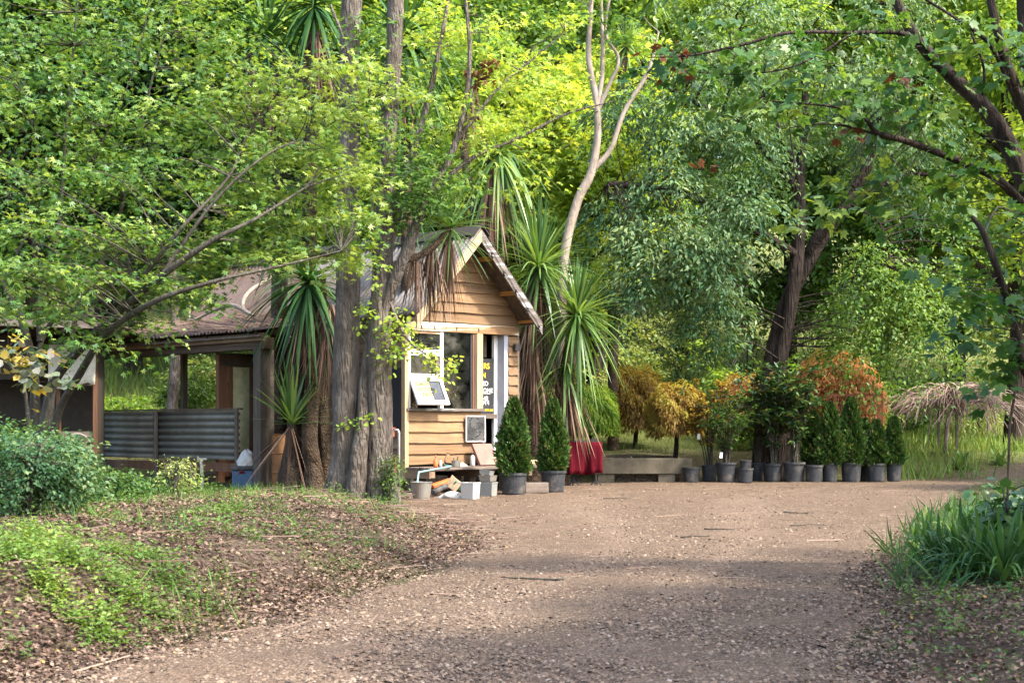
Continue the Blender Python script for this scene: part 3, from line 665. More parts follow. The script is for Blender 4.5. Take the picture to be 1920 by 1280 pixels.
MB().box(.766, 1.358, .0, .006, 1.36, 2.598).build('pane', M['glass'], hut)
MB().box(.077, .698, .0, .006, 2.302, 2.553).build('pane', M['glass'], hut)
MB().box(.077, .62, .0, .006, 1.912, 2.198).build('pane', M['glass'], hut)
# open awning sash: hinged at its top
sm = Matrix.Translation((.05, -.035, 1.83)) @ Matrix.Rotation(math.radians(-27), 4, 'X')
sw, sh = .66, .47
sa = MB(); sa.box(0, sw, -.02, .02, -.05, 0, sm); sa.box(0, sw, -.02, .02, -sh, -sh + .075, sm); sa.box(0, .05, -.019, .019, -sh + .075, -.05, sm); sa.box(sw - .06, sw, -.019, .019, -sh + .075, -.05, sm)
sash = sa.build('awning_sash', M['white_frame'], hut, bevel=.004)
MB().box(.05, sw - .06, -.003, .003, -sh + .075, -.05, sm).build('pane', M['glass'], sash)
MB().box(.055, .36, -.009, -.005, -sh + .078, -.06, sm).build('card', M['card_yellow'], sash)
def text(name, body, size, mat, parent, Mx, align='LEFT', ext=.001, off=0, space=1.0):
    c = bpy.data.curves.new(name, 'FONT'); c.body = body; c.size = size; c.align_x = align; c.extrude = ext; c.offset = off; c.space_character = space
    to = bpy.data.objects.new(name, c); COL.objects.link(to)
    dg = bpy.context.evaluated_depsgraph_get(); me = bpy.data.meshes.new_from_object(to.evaluated_get(dg))
    bpy.data.objects.remove(to); bpy.data.curves.remove(c); me.transform(Mx); me.materials.clear()
    return link(name, me, mat, parent)
RX = Matrix.Rotation(math.radians(90), 4, 'X')
for k, (s, dx) in enumerate((('CLIMATE', .06), ('ACTION', .1), ('N  W', .16))):
    text('lettering', s, .075 + .014 * k, M['ink'], sash, sm @ Matrix.Translation((dx, -.0105, -.13 - k * .095)) @ RX, off=.001)
dk = MB(); dk.lathe([(0, .001), (.024, .001), (.024, 0)], 16)
do = dk.build('emblem', M['sign_yellow'], sash); do.data.transform(sm @ Matrix.Translation((.245, -.0105, -.295)) @ RX)
# door bay
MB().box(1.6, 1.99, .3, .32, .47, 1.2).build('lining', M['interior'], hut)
def corrugated(name, mat, parent, o, a, b, wid, length, pitch=.09, amp=.011, rows=2, sag=0, jag=0):
    """sheet from o; waves run along unit a, ridges along unit b"""
    o = np.array(o, float); a = np.array(a, float); b = np.array(b, float); nn = np.cross(a, b); nn /= np.linalg.norm(nn)
    k = max(8, int(wid / pitch * 6)); s = np.linspace(0, wid, k); q = np.linspace(0, length, rows)
    A, B = np.meshgrid(s, q); wv = amp * np.sin(A / pitch * 2 * np.pi) + sag * np.sin(B / length * np.pi)
    Bj = B + (jag * np.sin(A * 31 + 1) if jag else 0) * (B < 1e-6)
    V = o + A[..., None] * a + Bj[..., None] * b + wv[..., None] * nn
    Vb = V - nn * .0025; r, c = A.shape; n0 = r * c
    i = (np.arange(r - 1)[:, None] * c + np.arange(c - 1)[None]).ravel(); Q = np.stack([i, i + 1, i + c + 1, i + c], 1)
    ed = []; top = np.arange(c - 1)
    ed.append(np.stack([top, top + n0, top + n0 + 1, top + 1], 1)); tb = top + (r - 1) * c; ed.append(np.stack([tb, tb + 1, tb + n0 + 1, tb + n0], 1))
    QQ = np.vstack([Q, (Q + n0)[:, ::-1]] + ed)
    me = npmesh(name, np.vstack([V.reshape(-1, 3), Vb.reshape(-1, 3)]), QQ, smooth=True)
    wa = me.attributes.new('wave', 'FLOAT', 'POINT'); wa.data.foreach_set('value', np.tile((.5 + .5 * np.sin(A / pitch * 2 * np.pi)).ravel(), 2).astype(np.float32))
    return link(name, me, mat, parent)
corrugated('tin_panel', M['tin'], hut, (1.62, .285, .48), (1, 0, 0), (0, 0, 1), .36, .72, .09, .014)
MB().box(1.6, 2.025, .06, .32, 1.2, 1.275).build('ledge', M['weathered'], hut, bevel=.004)
MB().box(1.5, 1.98, .31, .315, 2.24, 2.6).build('pane', M['frosted'], hut)
df_ = MB(); df_.box(1.93, 1.985, .28, .309, 2.24, 2.6); df_.box(1.5, 1.56, .28, .309, 2.24, 2.6); df_.build('window_frame', M['weathered'], hut)
MB().box(2.03, 2.115, .14, .2, .46, 2.6).build('door_frame', M['white_paint'], hut, bevel=.003)
dr_ = MB().box(2.118, 2.208, -.015, .2, .46, 2.6).build('door', M['grey_paint'], hut, bevel=.004)
for zz in (1.55, 1.62): MB().lathe([(0, .006), (.009, .006), (.009, 0)], 10).build('lock', M['ink'], dr_).data.transform(Matrix.Translation((2.16, -.018, zz)) @ RX)
# chalk sign standing on the ledge, seen past the window post
sgn = empty('menu_sign', lp(1.085, .14, 1.28), HA, 'black chalkboard sign with yellow and white writing in the doorway', 'sign')
MB().box(0, .94, 0, .015, .14, .92).build('board', M['blackboard'], sgn)
MB().box(0, .94, 0, .015, .0, .138).build('footer', M['ink'], sgn)
def st(s, x, z, sz, m, off=0): return text('lettering', s, sz, M[m], sgn, Matrix.Translation((x, -.003, z)) @ RX, off=off)
st('OP', .2, .76, .13, 'sign_yellow', .002); st('RS', .7, .755, .13, 'sign_yellow', .002); st('T', .27, .61, .13, 'sign_yellow', .002); st('N', .66, .605, .12, 'sign_yellow', .002)
for s, x, zz in (('IF UN', .12, .47), ('ED', .68, .47), ('PLE', .22, .355), ('PHONE', .56, .355), ('INC 04', .06, .23), ('48', .7, .22), ('ALL 09', .05, .12 + .03), ('2914', .62, .12 + .03)): st(s, x, zz, .105, 'chalk')
MB().box(.2, .86, -.004, -.002, .335, .342).build('rule_line', M['chalk'], sgn)
st('s.com.au', .655, .045, .075, 'sign_yellow', .001)
ss = empty('stop_sign', lp(.79, .05, 1.365), HA, 'narrow black and white striped placard reading STOP inside the window', 'sign')
MB().box(0, .22, 0, .012, 0, .5).build('board', M['white_paint'], ss)
for k in range(7): MB().box(.02 + k * .026, .034 + k * .026, -.004, -.001, .02, .33).build('stripe', M['ink'], ss)
text('lettering', 'STOP', .1, M['ink'], ss, Matrix.Translation((.012, -.003, .38)) @ RX @ Matrix.Diagonal((.75, 1.15, 1, 1)), off=.003)
bx = empty('white_box', lp(.1, .03, 1.912), HA, 'small white lidded box standing on the window rail', 'box')
MB().box(0, .2, .0, .14, 0, .13).build('body', M['white_paint'], bx, bevel=.004); MB().box(-.015, .215, -.015, .155, .131, .165).build('lid', M['white_paint'], bx, bevel=.004)
# black relief panel, paving slab, dark board on the side wall
pn = empty('relief_panel', lp(1.22, -.075, .83), HA, 'black square panel of carved concentric rings beside the doorway', 'panel')
MB().box(0, .4, -.006, .012, 0, .4).build('board', M['blackboard'], pn)
fr_ = MB(); fr_.box(-.014, .0, -.01, .012, -.014, .414); fr_.box(.4, .412, -.01, .012, -.014, .414); fr_.box(0, .4, -.01, .012, -.014, 0); fr_.box(0, .4, -.01, .012, .4, .414); fr_.build('frame', M['white_frame'], pn)
rb = MB()
for k in range(1, 13):
    r = .018 * k; a0 = random.uniform(0, 6)
    for q in range(3):
        aa = np.linspace(a0 + q * 2.1, a0 + q * 2.1 + 1.75, 16)
        pts = [(min(.395, max(.005, .22 + r * 1.25 * math.cos(a))), -.008, min(.395, max(.005, .2 + r * math.sin(a)))) for a in aa]
        rb.tube(pts, .0022, 4)
rb.build('ring_pattern', M['grey_plastic'], pn)
sb = empty('paving_slab', lp(1.26, -.36, .43), HA, 'reddish brown slab leaning against the hut wall on the deck', 'slab')
slb = MB(); slb.box(0, .42, -.025, .025, 0, .4, Matrix.Rotation(math.radians(-31), 4, 'X')); slb.build('slab', M['brick_red'], sb, bevel=.006)
bb = empty('dark_board', lp(-.045, .06, 1.02), HA, 'plain black board fixed to the side wall of the hut', 'board')
MB().box(-.02, 0, 0, .56, 0, .98).build('board', M['blackboard'], bb, bevel=.004)
# roof
def roofside(sgnx):
    ue = -.14 if sgnx > 0 else HW + .14; a = np.array((HW / 2 - ue, 0, 4.285 - 2.83)); L = np.linalg.norm(a); b = a / L
    tt = -.47
    while tt < 6.7:
        wd = min(.83, 6.75 - tt); ax = (0, 1, 0); off = random.uniform(-.012, .012); lift = .004 * (int(tt * 10) % 3)
        if sgnx > 0: corrugated('roof_sheet', M['tin'] if tt < 3 else M['tin_rust'], hut, (ue + off, tt + wd, 2.83 + off * 1.08 + lift), (0, -1, 0), b, wd + .0, L - .01, .11, .022, 6, -.015, .004)
        else: corrugated('roof_sheet', M['tin_rust'], hut, (ue + off, tt, 2.83 + lift), (0, 1, 0), b, wd, L - .01, .11, .022, 6, -.015)
        tt += .8
roofside(1); roofside(-1)
rc = MB(); rc.add([(HW / 2 - .17, -.49, 4.16), (HW / 2, -.49, 4.335), (HW / 2 + .17, -.49, 4.16), (HW / 2 - .17, 6.76, 4.16), (HW / 2, 6.76, 4.335), (HW / 2 + .17, 6.76, 4.16)] + [(HW / 2 - .17, -.49, 4.145), (HW / 2, -.49, 4.32), (HW / 2 + .17, -.49, 4.145)], [(0, 3, 4, 1), (1, 4, 5, 2), (0, 1, 7, 6), (1, 2, 8, 7)]); rc.build('ridge_cap', M['tin'], hut)
def bargeb(sgnx, mat, hh, t0, x0=0.0):
    b = MB(); ue = -.15 if sgnx > 0 else HW + .16; p0 = Vector((ue, t0, 2.755)); p1 = Vector((HW / 2, t0, 4.2)); d = p1 - p0
    n = 12; V = []
    for i in range(n + 1):
        p = p0 + d * (i / n); j = random.uniform(-.004, .004)
        V += [(p.x, t0 - .022, p.z - hh + j), (p.x, t0 - .022, p.z + .05), (p.x, t0 + .012, p.z + .05), (p.x, t0 + .012, p.z - hh + j)]
    Fs = [(i * 4 + k, i * 4 + (k + 1) % 4, i * 4 + 4 + (k + 1) % 4, i * 4 + 4 + k) for i in range(n) for k in range(4)] + [(0, 3, 2, 1), (n * 4, n * 4 + 1, n * 4 + 2, n * 4 + 3)]
    if sgnx < 0: Fs = [f[::-1] for f in Fs]
    return b.add(V, Fs).build('barge_board', mat, hut)
bargeb(1, M['cream'], .14, -.45); bargeb(-1, M['peel_white'], .15, -.451)
for u, zz in ((2.0, 3.28), (2.44, 2.84), (1.5, 3.82), (.25, 3.1), (.7, 3.6)): MB().box(u, u + .09, -.44, .3, zz - .03, zz + .035).build('purlin', M['orange_wood'], hut)
for s_ in (1, -1):   # lining boards under the front overhang
    ue = -.1 if s_ > 0 else HW + .1; b = MB(); ux = HW / 2
    b.add([(ue, -.43, 2.80), (ux, -.43, 4.215), (ux, .0, 4.215), (ue, .0, 2.80), (ue, -.43, 2.78), (ux, -.43, 4.195), (ux, 0, 4.195), (ue, 0, 2.78)], [(0, 1, 2, 3), (7, 6, 5, 4), (0, 4, 5, 1), (3, 2, 6, 7), (0, 3, 7, 4)]); b.build('soffit', M['post_dark'], hut)
for u in np.linspace(1.42, 2.48, 5):   # string lights along the right barge board
    zz = roofz(u) - .2; bu = MB(); bu.lathe([(0, -.055), (.022, -.045), (.03, -.02), (.022, .002), (.012, .014)], 12, (u, -.49, zz)); bo = bu.build('bulb', M['clear'], hut, smooth=True)
    MB().lathe([(.013, .012), (.014, .045), (.004, .05)], 10, (u, -.49, zz)).build('socket', M['ink'], bo)
cb = MB(); cb.tube([(u, -.485, roofz(u) - .15 - .02 * math.sin(i * 2)) for i, u in enumerate(np.linspace(1.25, 2.5, 14))], .005, 5); cb.build('light_cable', M['ink'], hut)
MB().box(2.3, 2.42, -.1, -.045, 2.34, 2.46).build('lamp_box', M['black_plastic'], hut, bevel=.006)
# posts and plates of the open rear bay
for u, t_ in ((HW - .06, 4.7), (HW - .06, 6.65), (.0, 6.65)): MB().box(u - .05, u + .05, t_ - .05, t_ + .05, -.05, 2.86).build('post', M['post_dark'], hut)
for u in (.0, HW - .06): MB().box(u - .04, u + .04, 2.61, 6.7, 2.72, 2.84).build('wall_plate', M['beam_dark'], hut)
# stumps under the hut
for u, t_ in ((.12, .2), (1.2, .2), (2.2, .2), (.12, 1.4), (.12, 2.4), (2.2, 2.3)): MB().box(u - .08, u + .08, t_ - .08, t_ + .08, -.1, .338).build('stump', M['post_dark'], hut)

# deck
dkr = empty('timber_deck', lp(0, 0, 0), HA, 'weathered plank deck along the front of the hut', 'deck')
for k in range(4): MB().box(-.03 + random.uniform(-.02, .02), 2.75, -.2 - k * .15, -.06 - k * .15, .382, .424 + random.uniform(-.004, .004)).build('plank', M['weathered'], dkr, bevel=.005)
for u in (.0, 1.05, 2.1): MB().box(u, u + .08, -.63, .1, .26, .38).build('joist', M['board_t'], dkr, bevel=.004)
MB().box(-.035, -.005, -.63, -.02, .25, .38).build('edge_board', M['board_t'], dkr, bevel=.004)
for u, t_ in ((.04, -.14), (1.1, -.3), (2.14, -.4)): MB().box(u - .07, u + .07, t_ - .07, t_ + .07, -.1, .258).build('stump', M['post_dark'], dkr)

# ------------------------------------------------------------------ lean-to beside the hut
lt = empty('lean_to', lp(-1.11, 2.4, 0), HA, 'open lean-to with dark timber beam and leaf-strewn tin roof left of the cabbage palms', 'lean-to')
o_u, o_t = -1.11, 2.4
def L_(u, t_, z): return (u - o_u, t_ - o_t, z)
def lbox(u0, u1, t0, t1, z0, z1, name, mat, bev=.006):
    return MB().box(u0 - o_u, u1 - o_u, t0 - o_t, t1 - o_t, z0, z1).build(name, M[mat], lt, bevel=bev)
lbox(-1.2, -1.0, 2.3, 2.52, -.05, 2.34, 'post', 'post_dark', .01); lbox(-.995, -.9, 2.34, 2.46, -.05, 2.34, 'post', 'weathered')
lbox(-1.21, -.99, 2.2, 8.2, 2.34, 2.53, 'beam', 'beam_dark', .01)
lbox(-1.36, -1.3, 2.1, 7.4, 2.53, 2.565, 'batten', 'weathered')
lbox(-1.28, -1.215, 2.15, 8.2, 2.47, 2.6, 'fascia', 'board_t')
lbox(-1.2, -1.06, 7.95, 8.1, -.05, 2.34, 'post', 'post_dark')
for tt in (2.3, 3.8, 5.3, 6.8, 8.0):
    b = MB(); b.bar(L_(-1.3, tt, 2.575), L_(0, tt, 2.775), .05, .08); b.build('rafter', M['beam_dark'], lt)
sl_ = np.array((1.42, 0, .215)); sL = np.linalg.norm(sl_); sb_ = sl_ / sL; tt = 2.1
while tt < 8.2:
    corrugated('roof_sheet', M['tin_rust'], lt, L_(-1.44 + random.uniform(-.02, .02), tt + .83, 2.635 + .003 * (int(tt * 10) % 3)), (0, -1, 0), tuple(sb_), .83, sL, .11, .024, 3, 0, .006); tt += .8
# panel wall with the frosted door
lbox(-1.0, .0, 3.92, 3.96, .1, 2.34, 'wall_panel', 'beam_dark', .002)
lbox(-1.03, -.9, 3.83, 3.91, .1, 2.3, 'door_post', 'brown_door'); lbox(-.9, -.72, 3.85, 3.91, .2, 2.2, 'door_stile', 'brown_door')
for zz in (.5, 1.0, 1.5): lbox(-.89, -.74, 3.83, 3.849, zz, zz + .34, 'door_panel', 'brown_door', .01)
lbox(-.72, -.38, 3.86, 3.885, .62, 2.1, 'pane', 'frosted', 0); lbox(-.74, -.36, 3.85, 3.91, .2, .6, 'door_rail', 'brown_door')
lbox(-.36, -.25, 3.84, 3.91, .1, 2.2, 'door_post', 'brown_door'); lbox(-1.0, -.1, 3.83, 3.91, 2.11, 2.32, 'lintel', 'beam_dark')
# corrugated half wall
cw = empty('tin_half_wall', lp(-1.25, 2.85, 0), HA, 'waist high wall of dull green corrugated tin below the lean-to beam', 'wall')
zz = .5
for k in range(2):
    corrugated('tin_sheet', M['tin_dark'], cw, (.003 * k, 2.7 * k - .05 * k, .5), (0, 0, 1), (0, 1, 0), .84, 2.75, .115, .02, 3)
for tt in (.0, 2.6, 5.2): MB().box(-.06, -.022, tt - .02, tt + .05, -.1, 1.36).build('post', M['post_dark'], cw)
MB().box(-.03, .04, -.05, 5.3, 1.345, 1.375).build('cap', M['beam_dark'], cw); MB().box(.03, .07, 0, 5.2, .3, .45).build('rail', M['brown_door'], cw)
# bark, leaves and branches on the lean-to and hut roofs
n = 5200; u = -1.42 + R.random(n) ** .8 * 1.5; t_ = R.uniform(2.1, 8.0, n); z = 2.66 + (u + 1.44) * .151 + R.random(n) * .05
z = np.where(u > -.1, 2.88 + (u + .12) * 1.079, z)
P = np.array([lp(a, b, c) for a, b, c in zip(u, t_, z)]); a = R.normal(2.2, .7, n); fw = np.stack([np.cos(a), np.sin(a), R.normal(0, .15, n)], 1)
o = leafobj('roof_litter', P, fw, np.tile((0, 0, 1.), (n, 1)), R.gamma(2.5, .08, n) + .06, prism, M['litter'], R.random(n) * .5 + .4)
tag(o, 'brown bark strips and leaves heaped on the lean-to roof', 'leaf litter', kind='stuff')
for rows, lab in (([(545, 500, 28.5, .035), (470, 545, 28.3, .04), (455, 575, 27.9, .035), (470, 590, 27.5, .02)], 'pale crooked branch lying high on the tin roof'),
                  ([(475, 592, 27.6, .035), (435, 572, 27.9, .04), (395, 585, 28.4, .03), (358, 600, 28.7, .02), (357, 570, 28.8, .015)], 'long pale branch lying along the lean-to roof')):
    pp = pxpath(rows); b0 = np.array(pp[0][:3]); s = smooth_path(pp, 6); V, Q = tube_np(s[:, :3], s[:, 3], 7, .08)
    tag(link('fallen_branch', npmesh('fallen_branch', V, Q, smooth=True), M['bark_pale']), lab, 'branch')

# ------------------------------------------------------------------ dark shed at the far left
sh = empty('old_shed', (-8.0, 27.6, 0), 0, 'dark tin-roofed shed with cream canvas over its doorway at far left', 'shed')
def sx(px, Y=27.6): return (px - 960) / F * Y + 8.0
def sbox(x0, x1, y0, y1, z0, z1, name, mat, bev=.004): return MB().box(x0, x1, y0, y1, z0, z1).build(name, M[mat], sh, bevel=bev)
XD0, XD1 = sx(106), sx(182)
corrugated('roof_sheet', M['tin_rust'], sh, (-3.2, -1.1, 2.93), (1, 0, -.03), (0, .96, -.05), 3.9 + .62, 3.6, .1, .013, 3)
sbox(-3.2, 1.32, -1.14, -1.1, 2.74, 2.86, 'fascia', 'weathered').rotation_euler = (0, math.radians(1.7), 0)
for k in range(6): sbox(-2.6 + k * .75, -2.54 + k * .75, -1.08, 2.2, 2.66, 2.74, 'rafter', 'beam_dark')
cv = MB(); n = 14; V = []
for j in range(6):
    for i in range(n + 1):
        s = i / n; q = j / 5; V.append((XD0 - .12 + (XD1 - XD0 + .12) * s, -.06 - .05 * q + .02 * math.sin(s * 9 + q * 2) * q, 2.5 - q * (.72 + .06 * math.sin(s * 5)) + (.0 if s < .9 else -.04 * q)))
cv.add(V, [(j * (n + 1) + i, j * (n + 1) + i + 1, (j + 1) * (n + 1) + i + 1, (j + 1) * (n + 1) + i) for j in range(5) for i in range(n)])
cvo = cv.build('canvas', M['canvas'], sh, smooth=True); sd = cvo.modifiers.new('t', 'SOLIDIFY'); sd.thickness = .004
sbox(XD0, XD0 + .07, -.02, .05, .0, 2.6, 'door_post', 'brown_door'); sbox(XD1 - .07, XD1, -.02, .05, .0, 2.6, 'door_post', 'brown_door')
sbox(XD0 + .07, XD1 - .07, .0, .03, .3, .98, 'door_panel', 'weathered'); sbox(XD0 + .07, XD1 - .07, -.01, .04, 1.78, 1.86, 'door_rail', 'weathered')
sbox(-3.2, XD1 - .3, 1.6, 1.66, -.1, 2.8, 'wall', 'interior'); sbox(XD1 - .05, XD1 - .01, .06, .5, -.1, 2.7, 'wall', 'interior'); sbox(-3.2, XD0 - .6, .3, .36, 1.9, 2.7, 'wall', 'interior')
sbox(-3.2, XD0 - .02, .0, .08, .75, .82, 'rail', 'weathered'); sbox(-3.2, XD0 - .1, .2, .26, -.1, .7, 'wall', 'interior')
rg = MB(); rg.tube([(.23 * math.cos(a), 0, .23 * math.sin(a)) for a in np.linspace(-.4, math.pi + .4, 22)], .022, 8)
ro = rg.build('drain_ring', M['ring'], None, smooth=True); ro.location = W(145, 838, 27.4); tag(ro, 'pale broken pipe ring standing against the shed door', 'pipe')

# ------------------------------------------------------------------ trees
def on_ground(px, Y, dz=-.08):
    x = (px - 960) / F * Y; return np.array((x, Y, float(gz(x, Y)) + dz))
def gp(px, Y, r, dz=-.08): return tuple(on_ground(px, Y, dz)) + (r,)

# 1 the big maple on the left
b = on_ground(88, 20)
mp = [[gp(80, 20, .17), *pxpath([(90, 770, 20, .082), (110, 700, 20, .065), (200, 605, 19.0, .051), (300, 520, 18.3, .041), (400, 450, 18.1, .031), (480, 410, 18.2, .020), (575, 350, 18.6, .010)])],
      [gp(66, 20.2, .13), *pxpath([(66, 760, 20.2, .068), (62, 680, 20.2, .054), (40, 600, 20.2, .044), (5, 530, 20.2, .034), (-40, 430, 20, .024)])],
      [gp(96, 19.8, .12), *pxpath([(105, 790, 19.8, .054), (150, 700, 19.2, .048), (200, 625, 18.6, .041), (290, 565, 17.9, .033), (400, 528, 17.8, .023), (520, 500, 18.0, .014), (640, 470, 18.6, .005)])],
      pxpath([(75, 640, 20.2, .041), (75, 560, 20.3, .034), (110, 430, 20.3, .027), (120, 300, 20.3, .020), (135, 120, 20.3, .015), (150, -40, 20.3, .010)]),
      pxpath([(130, 660, 20, .034), (150, 570, 20, .031), (210, 450, 20, .024), (245, 320, 20, .020), (290, 130, 20, .014), (340, -30, 20, .008)]),
      pxpath([(215, 590, 18.9, .034), (330, 440, 18.3, .024), (430, 330, 18.6, .017), (470, 240, 19.9, .012), (560, 130, 19.9, .007)]),
      pxpath([(300, 520, 18.3, .027), (400, 380, 18.2, .019), (500, 290, 18.4, .014), (590, 250, 19.3, .008), (690, 190, 19.2, .004)]),
      pxpath([(110, 430, 20.3, .017), (190, 270, 20, .014), (255, 120, 19.8, .008), (280, 0, 19.8, .007)]),
      pxpath([(60, 690, 20.2, .034), (100, 600, 20.4, .031), (190, 560, 20.2, .024), (250, 480, 20, .014)]),
      pxpath([(5, 530, 20.2, .020), (70, 380, 20, .015), (60, 200, 20, .010)]),
      pxpath([(90, 740, 20, .020), (40, 720, 19.4, .017), (15, 660, 19.2, .014)])]
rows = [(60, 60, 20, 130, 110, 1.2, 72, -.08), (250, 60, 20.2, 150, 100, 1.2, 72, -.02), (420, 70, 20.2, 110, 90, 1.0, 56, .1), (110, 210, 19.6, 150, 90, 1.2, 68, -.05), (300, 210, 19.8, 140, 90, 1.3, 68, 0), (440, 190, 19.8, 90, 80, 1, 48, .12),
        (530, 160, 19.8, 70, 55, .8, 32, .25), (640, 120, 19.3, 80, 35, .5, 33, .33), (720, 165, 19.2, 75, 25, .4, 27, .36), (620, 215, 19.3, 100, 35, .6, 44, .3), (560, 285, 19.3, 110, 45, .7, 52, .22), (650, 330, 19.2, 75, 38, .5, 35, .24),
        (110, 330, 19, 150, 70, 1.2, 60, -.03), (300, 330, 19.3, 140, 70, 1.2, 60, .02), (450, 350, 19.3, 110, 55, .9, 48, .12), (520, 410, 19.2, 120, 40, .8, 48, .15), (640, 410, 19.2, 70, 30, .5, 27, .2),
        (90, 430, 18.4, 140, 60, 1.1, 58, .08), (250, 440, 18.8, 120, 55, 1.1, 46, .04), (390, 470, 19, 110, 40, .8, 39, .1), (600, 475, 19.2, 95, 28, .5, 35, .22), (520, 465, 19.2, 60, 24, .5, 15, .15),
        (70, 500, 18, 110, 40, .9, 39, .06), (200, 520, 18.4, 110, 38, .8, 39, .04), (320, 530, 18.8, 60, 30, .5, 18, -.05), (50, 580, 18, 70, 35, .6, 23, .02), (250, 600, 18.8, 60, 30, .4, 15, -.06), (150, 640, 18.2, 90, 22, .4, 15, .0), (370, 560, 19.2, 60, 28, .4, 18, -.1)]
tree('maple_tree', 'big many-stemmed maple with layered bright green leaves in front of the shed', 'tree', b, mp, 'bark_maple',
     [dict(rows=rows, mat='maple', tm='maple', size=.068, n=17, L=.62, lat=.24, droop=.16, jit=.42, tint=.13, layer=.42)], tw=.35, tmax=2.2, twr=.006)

# small autumn shrub in front of the maple, lower left
b = on_ground(30, 16.5)
tree('lime_sapling', 'young sapling with round grey and yellow autumn leaves at the left edge', 'sapling', b,
     [[gp(60, 16.5, .03), *pxpath([(50, 760, 16.5, .022), (30, 700, 16.4, .018), (-20, 640, 16.4, .012)])], pxpath([(30, 700, 16.4, .01), (90, 680, 16.3, .006)])], 'bark_maple',
     [dict(rows=[(30, 670, 16.4, 70, 45, .3, 9), (75, 700, 16.3, 35, 28, .2, 5), (10, 690, 16.4, 50, 25, .2, 4)], mat='yellow_grey', tm='round', size=.1, n=11, L=.35, lat=.16, droop=.3, jit=.5)], tw=.6, twr=.004)

# 2 the twin grey trunks
b = on_ground(685, 22.4)
tp = [[gp(640, 22.4, .36, -.1), *pxpath([(645, 905, 22.4, .25), (648, 850, 22.4, .21), (650, 700, 22.4, .18), (652, 520, 22.5, .165), (655, 300, 22.6, .155), (656, 100, 22.7, .145), (662, -80, 22.8, .15)])],
      [gp(716, 22.3, .32, -.1), *pxpath([(712, 900, 22.3, .23), (710, 820, 22.3, .195), (712, 640, 22.2, .165), (716, 520, 22.2, .14), (722, 380, 22.2, .13), (728, 250, 22.2, .125), (738, 120, 22.2, .115), (745, -80, 22.2, .11)])],
      pxpath([(704, 640, 22.2, .12), (735, 540, 22.1, .085), (770, 450, 22, .075), (800, 370, 22, .06), (850, 280, 22, .045), (880, 130, 22, .03), (870, -40, 22, .02)]),
      pxpath([(712, 560, 22.2, .08), (738, 420, 22.4, .065), (760, 330, 22.4, .055), (800, 200, 22.5, .045), (830, 60, 22.5, .03), (850, -60, 22.5, .02)]),
      pxpath([(800, 370, 22, .04), (880, 300, 22.2, .03), (970, 260, 22.4, .022), (1060, 215, 22.5, .016), (1150, 190, 22.5, .006)]),
      pxpath([(860, 260, 22, .03), (930, 170, 22.3, .022), (1000, 110, 22.5, .014), (1060, 60, 22.6, .008)]),
      pxpath([(728, 560, 22.1, .03), (760, 630, 22, .018), (800, 665, 21.9, .01), (850, 690, 21.8, .004)]),
      [gp(664, 22.1, .16, -.1), *pxpath([(672, 860, 22.1, .12), (680, 800, 22.15, .1), (684, 700, 22.25, .07), (690, 640, 22.3, .04)])],
      [gp(625, 22.2, .13, -.1), *pxpath([(638, 880, 22.3, .1), (648, 820, 22.4, .07)])],
      [gp(735, 22.1, .13, -.1), *pxpath([(722, 890, 22.2, .1), (712, 820, 22.2, .07)])],
      pxpath([(700, 330, 22, .018), (698, 420, 22, .02), (700, 520, 22.1, .016), (690, 600, 22.2, .012)]),
      pxpath([(620, 10, 22.3, .02), (650, 90, 22.2, .02), (668, 160, 22.2, .014), (690, 260, 22.1, .012)])]
rows2 = [(770, 300, 21.9, 60, 90, .5, 70, -.05), (800, 370, 22, 45, 50, .4, 34, -.1), (740, 180, 22.3, 45, 70, .4, 40, .0), (690, 60, 22.3, 60, 50, .4, 24, -.1), (850, 330, 22.1, 50, 50, .5, 34, .0), ]
rows2c = [(880, 220, 22.2, 60, 50, .5, 24, .12), (950, 250, 22.4, 70, 50, .5, 22, .2),
         (980, 130, 22.4, 70, 55, .5, 22, .3), (900, 60, 22.5, 80, 55, .6, 30, .2), (1060, 180, 22.5, 60, 35, .4, 10, .3), (800, 80, 22.5, 60, 60, .5, 30, .1), (1010, 330, 22.7, 50, 40, .4, 8, .25), (1040, 40, 22.6, 60, 40, .4, 16, .1)]
rows2b = [(745, 600, 22, 30, 28, .25, 16, .1), (735, 640, 22, 22, 45, .2, 14, .0), (790, 655, 21.9, 26, 16, .12, 9, .25), (830, 685, 21.85, 22, 15, .1, 9, .3), (690, 480, 22.0, 18, 60, .15, 14, .0), (695, 580, 22.0, 12, 40, .12, 8, .1), (640, 420, 22.2, 18, 60, .15, 8, .0), (700, 780, 22.05, 10, 40, .1, 4), (660, 790, 22.05, 14, 14, .1, 3)]
tree('twin_trunk_tree', 'tall tree with two furrowed grey trunks standing before the hut', 'tree', b, tp, 'bark_grey',
     [dict(rows=rows2, mat='mid', tm='maple3', size=.075, n=15, L=.45, lat=.2, droop=.25, tint=.12), dict(rows=rows2c, mat='lime', tm='maple3', size=.08, n=13, L=.45, lat=.2, droop=.25, tint=.15), dict(rows=rows2b, mat='lime', tm='round', size=.065, n=10, L=.28, lat=.12, droop=.3, tint=.1)], tw=.3, nseg=18, rough=.07, twr=.006)

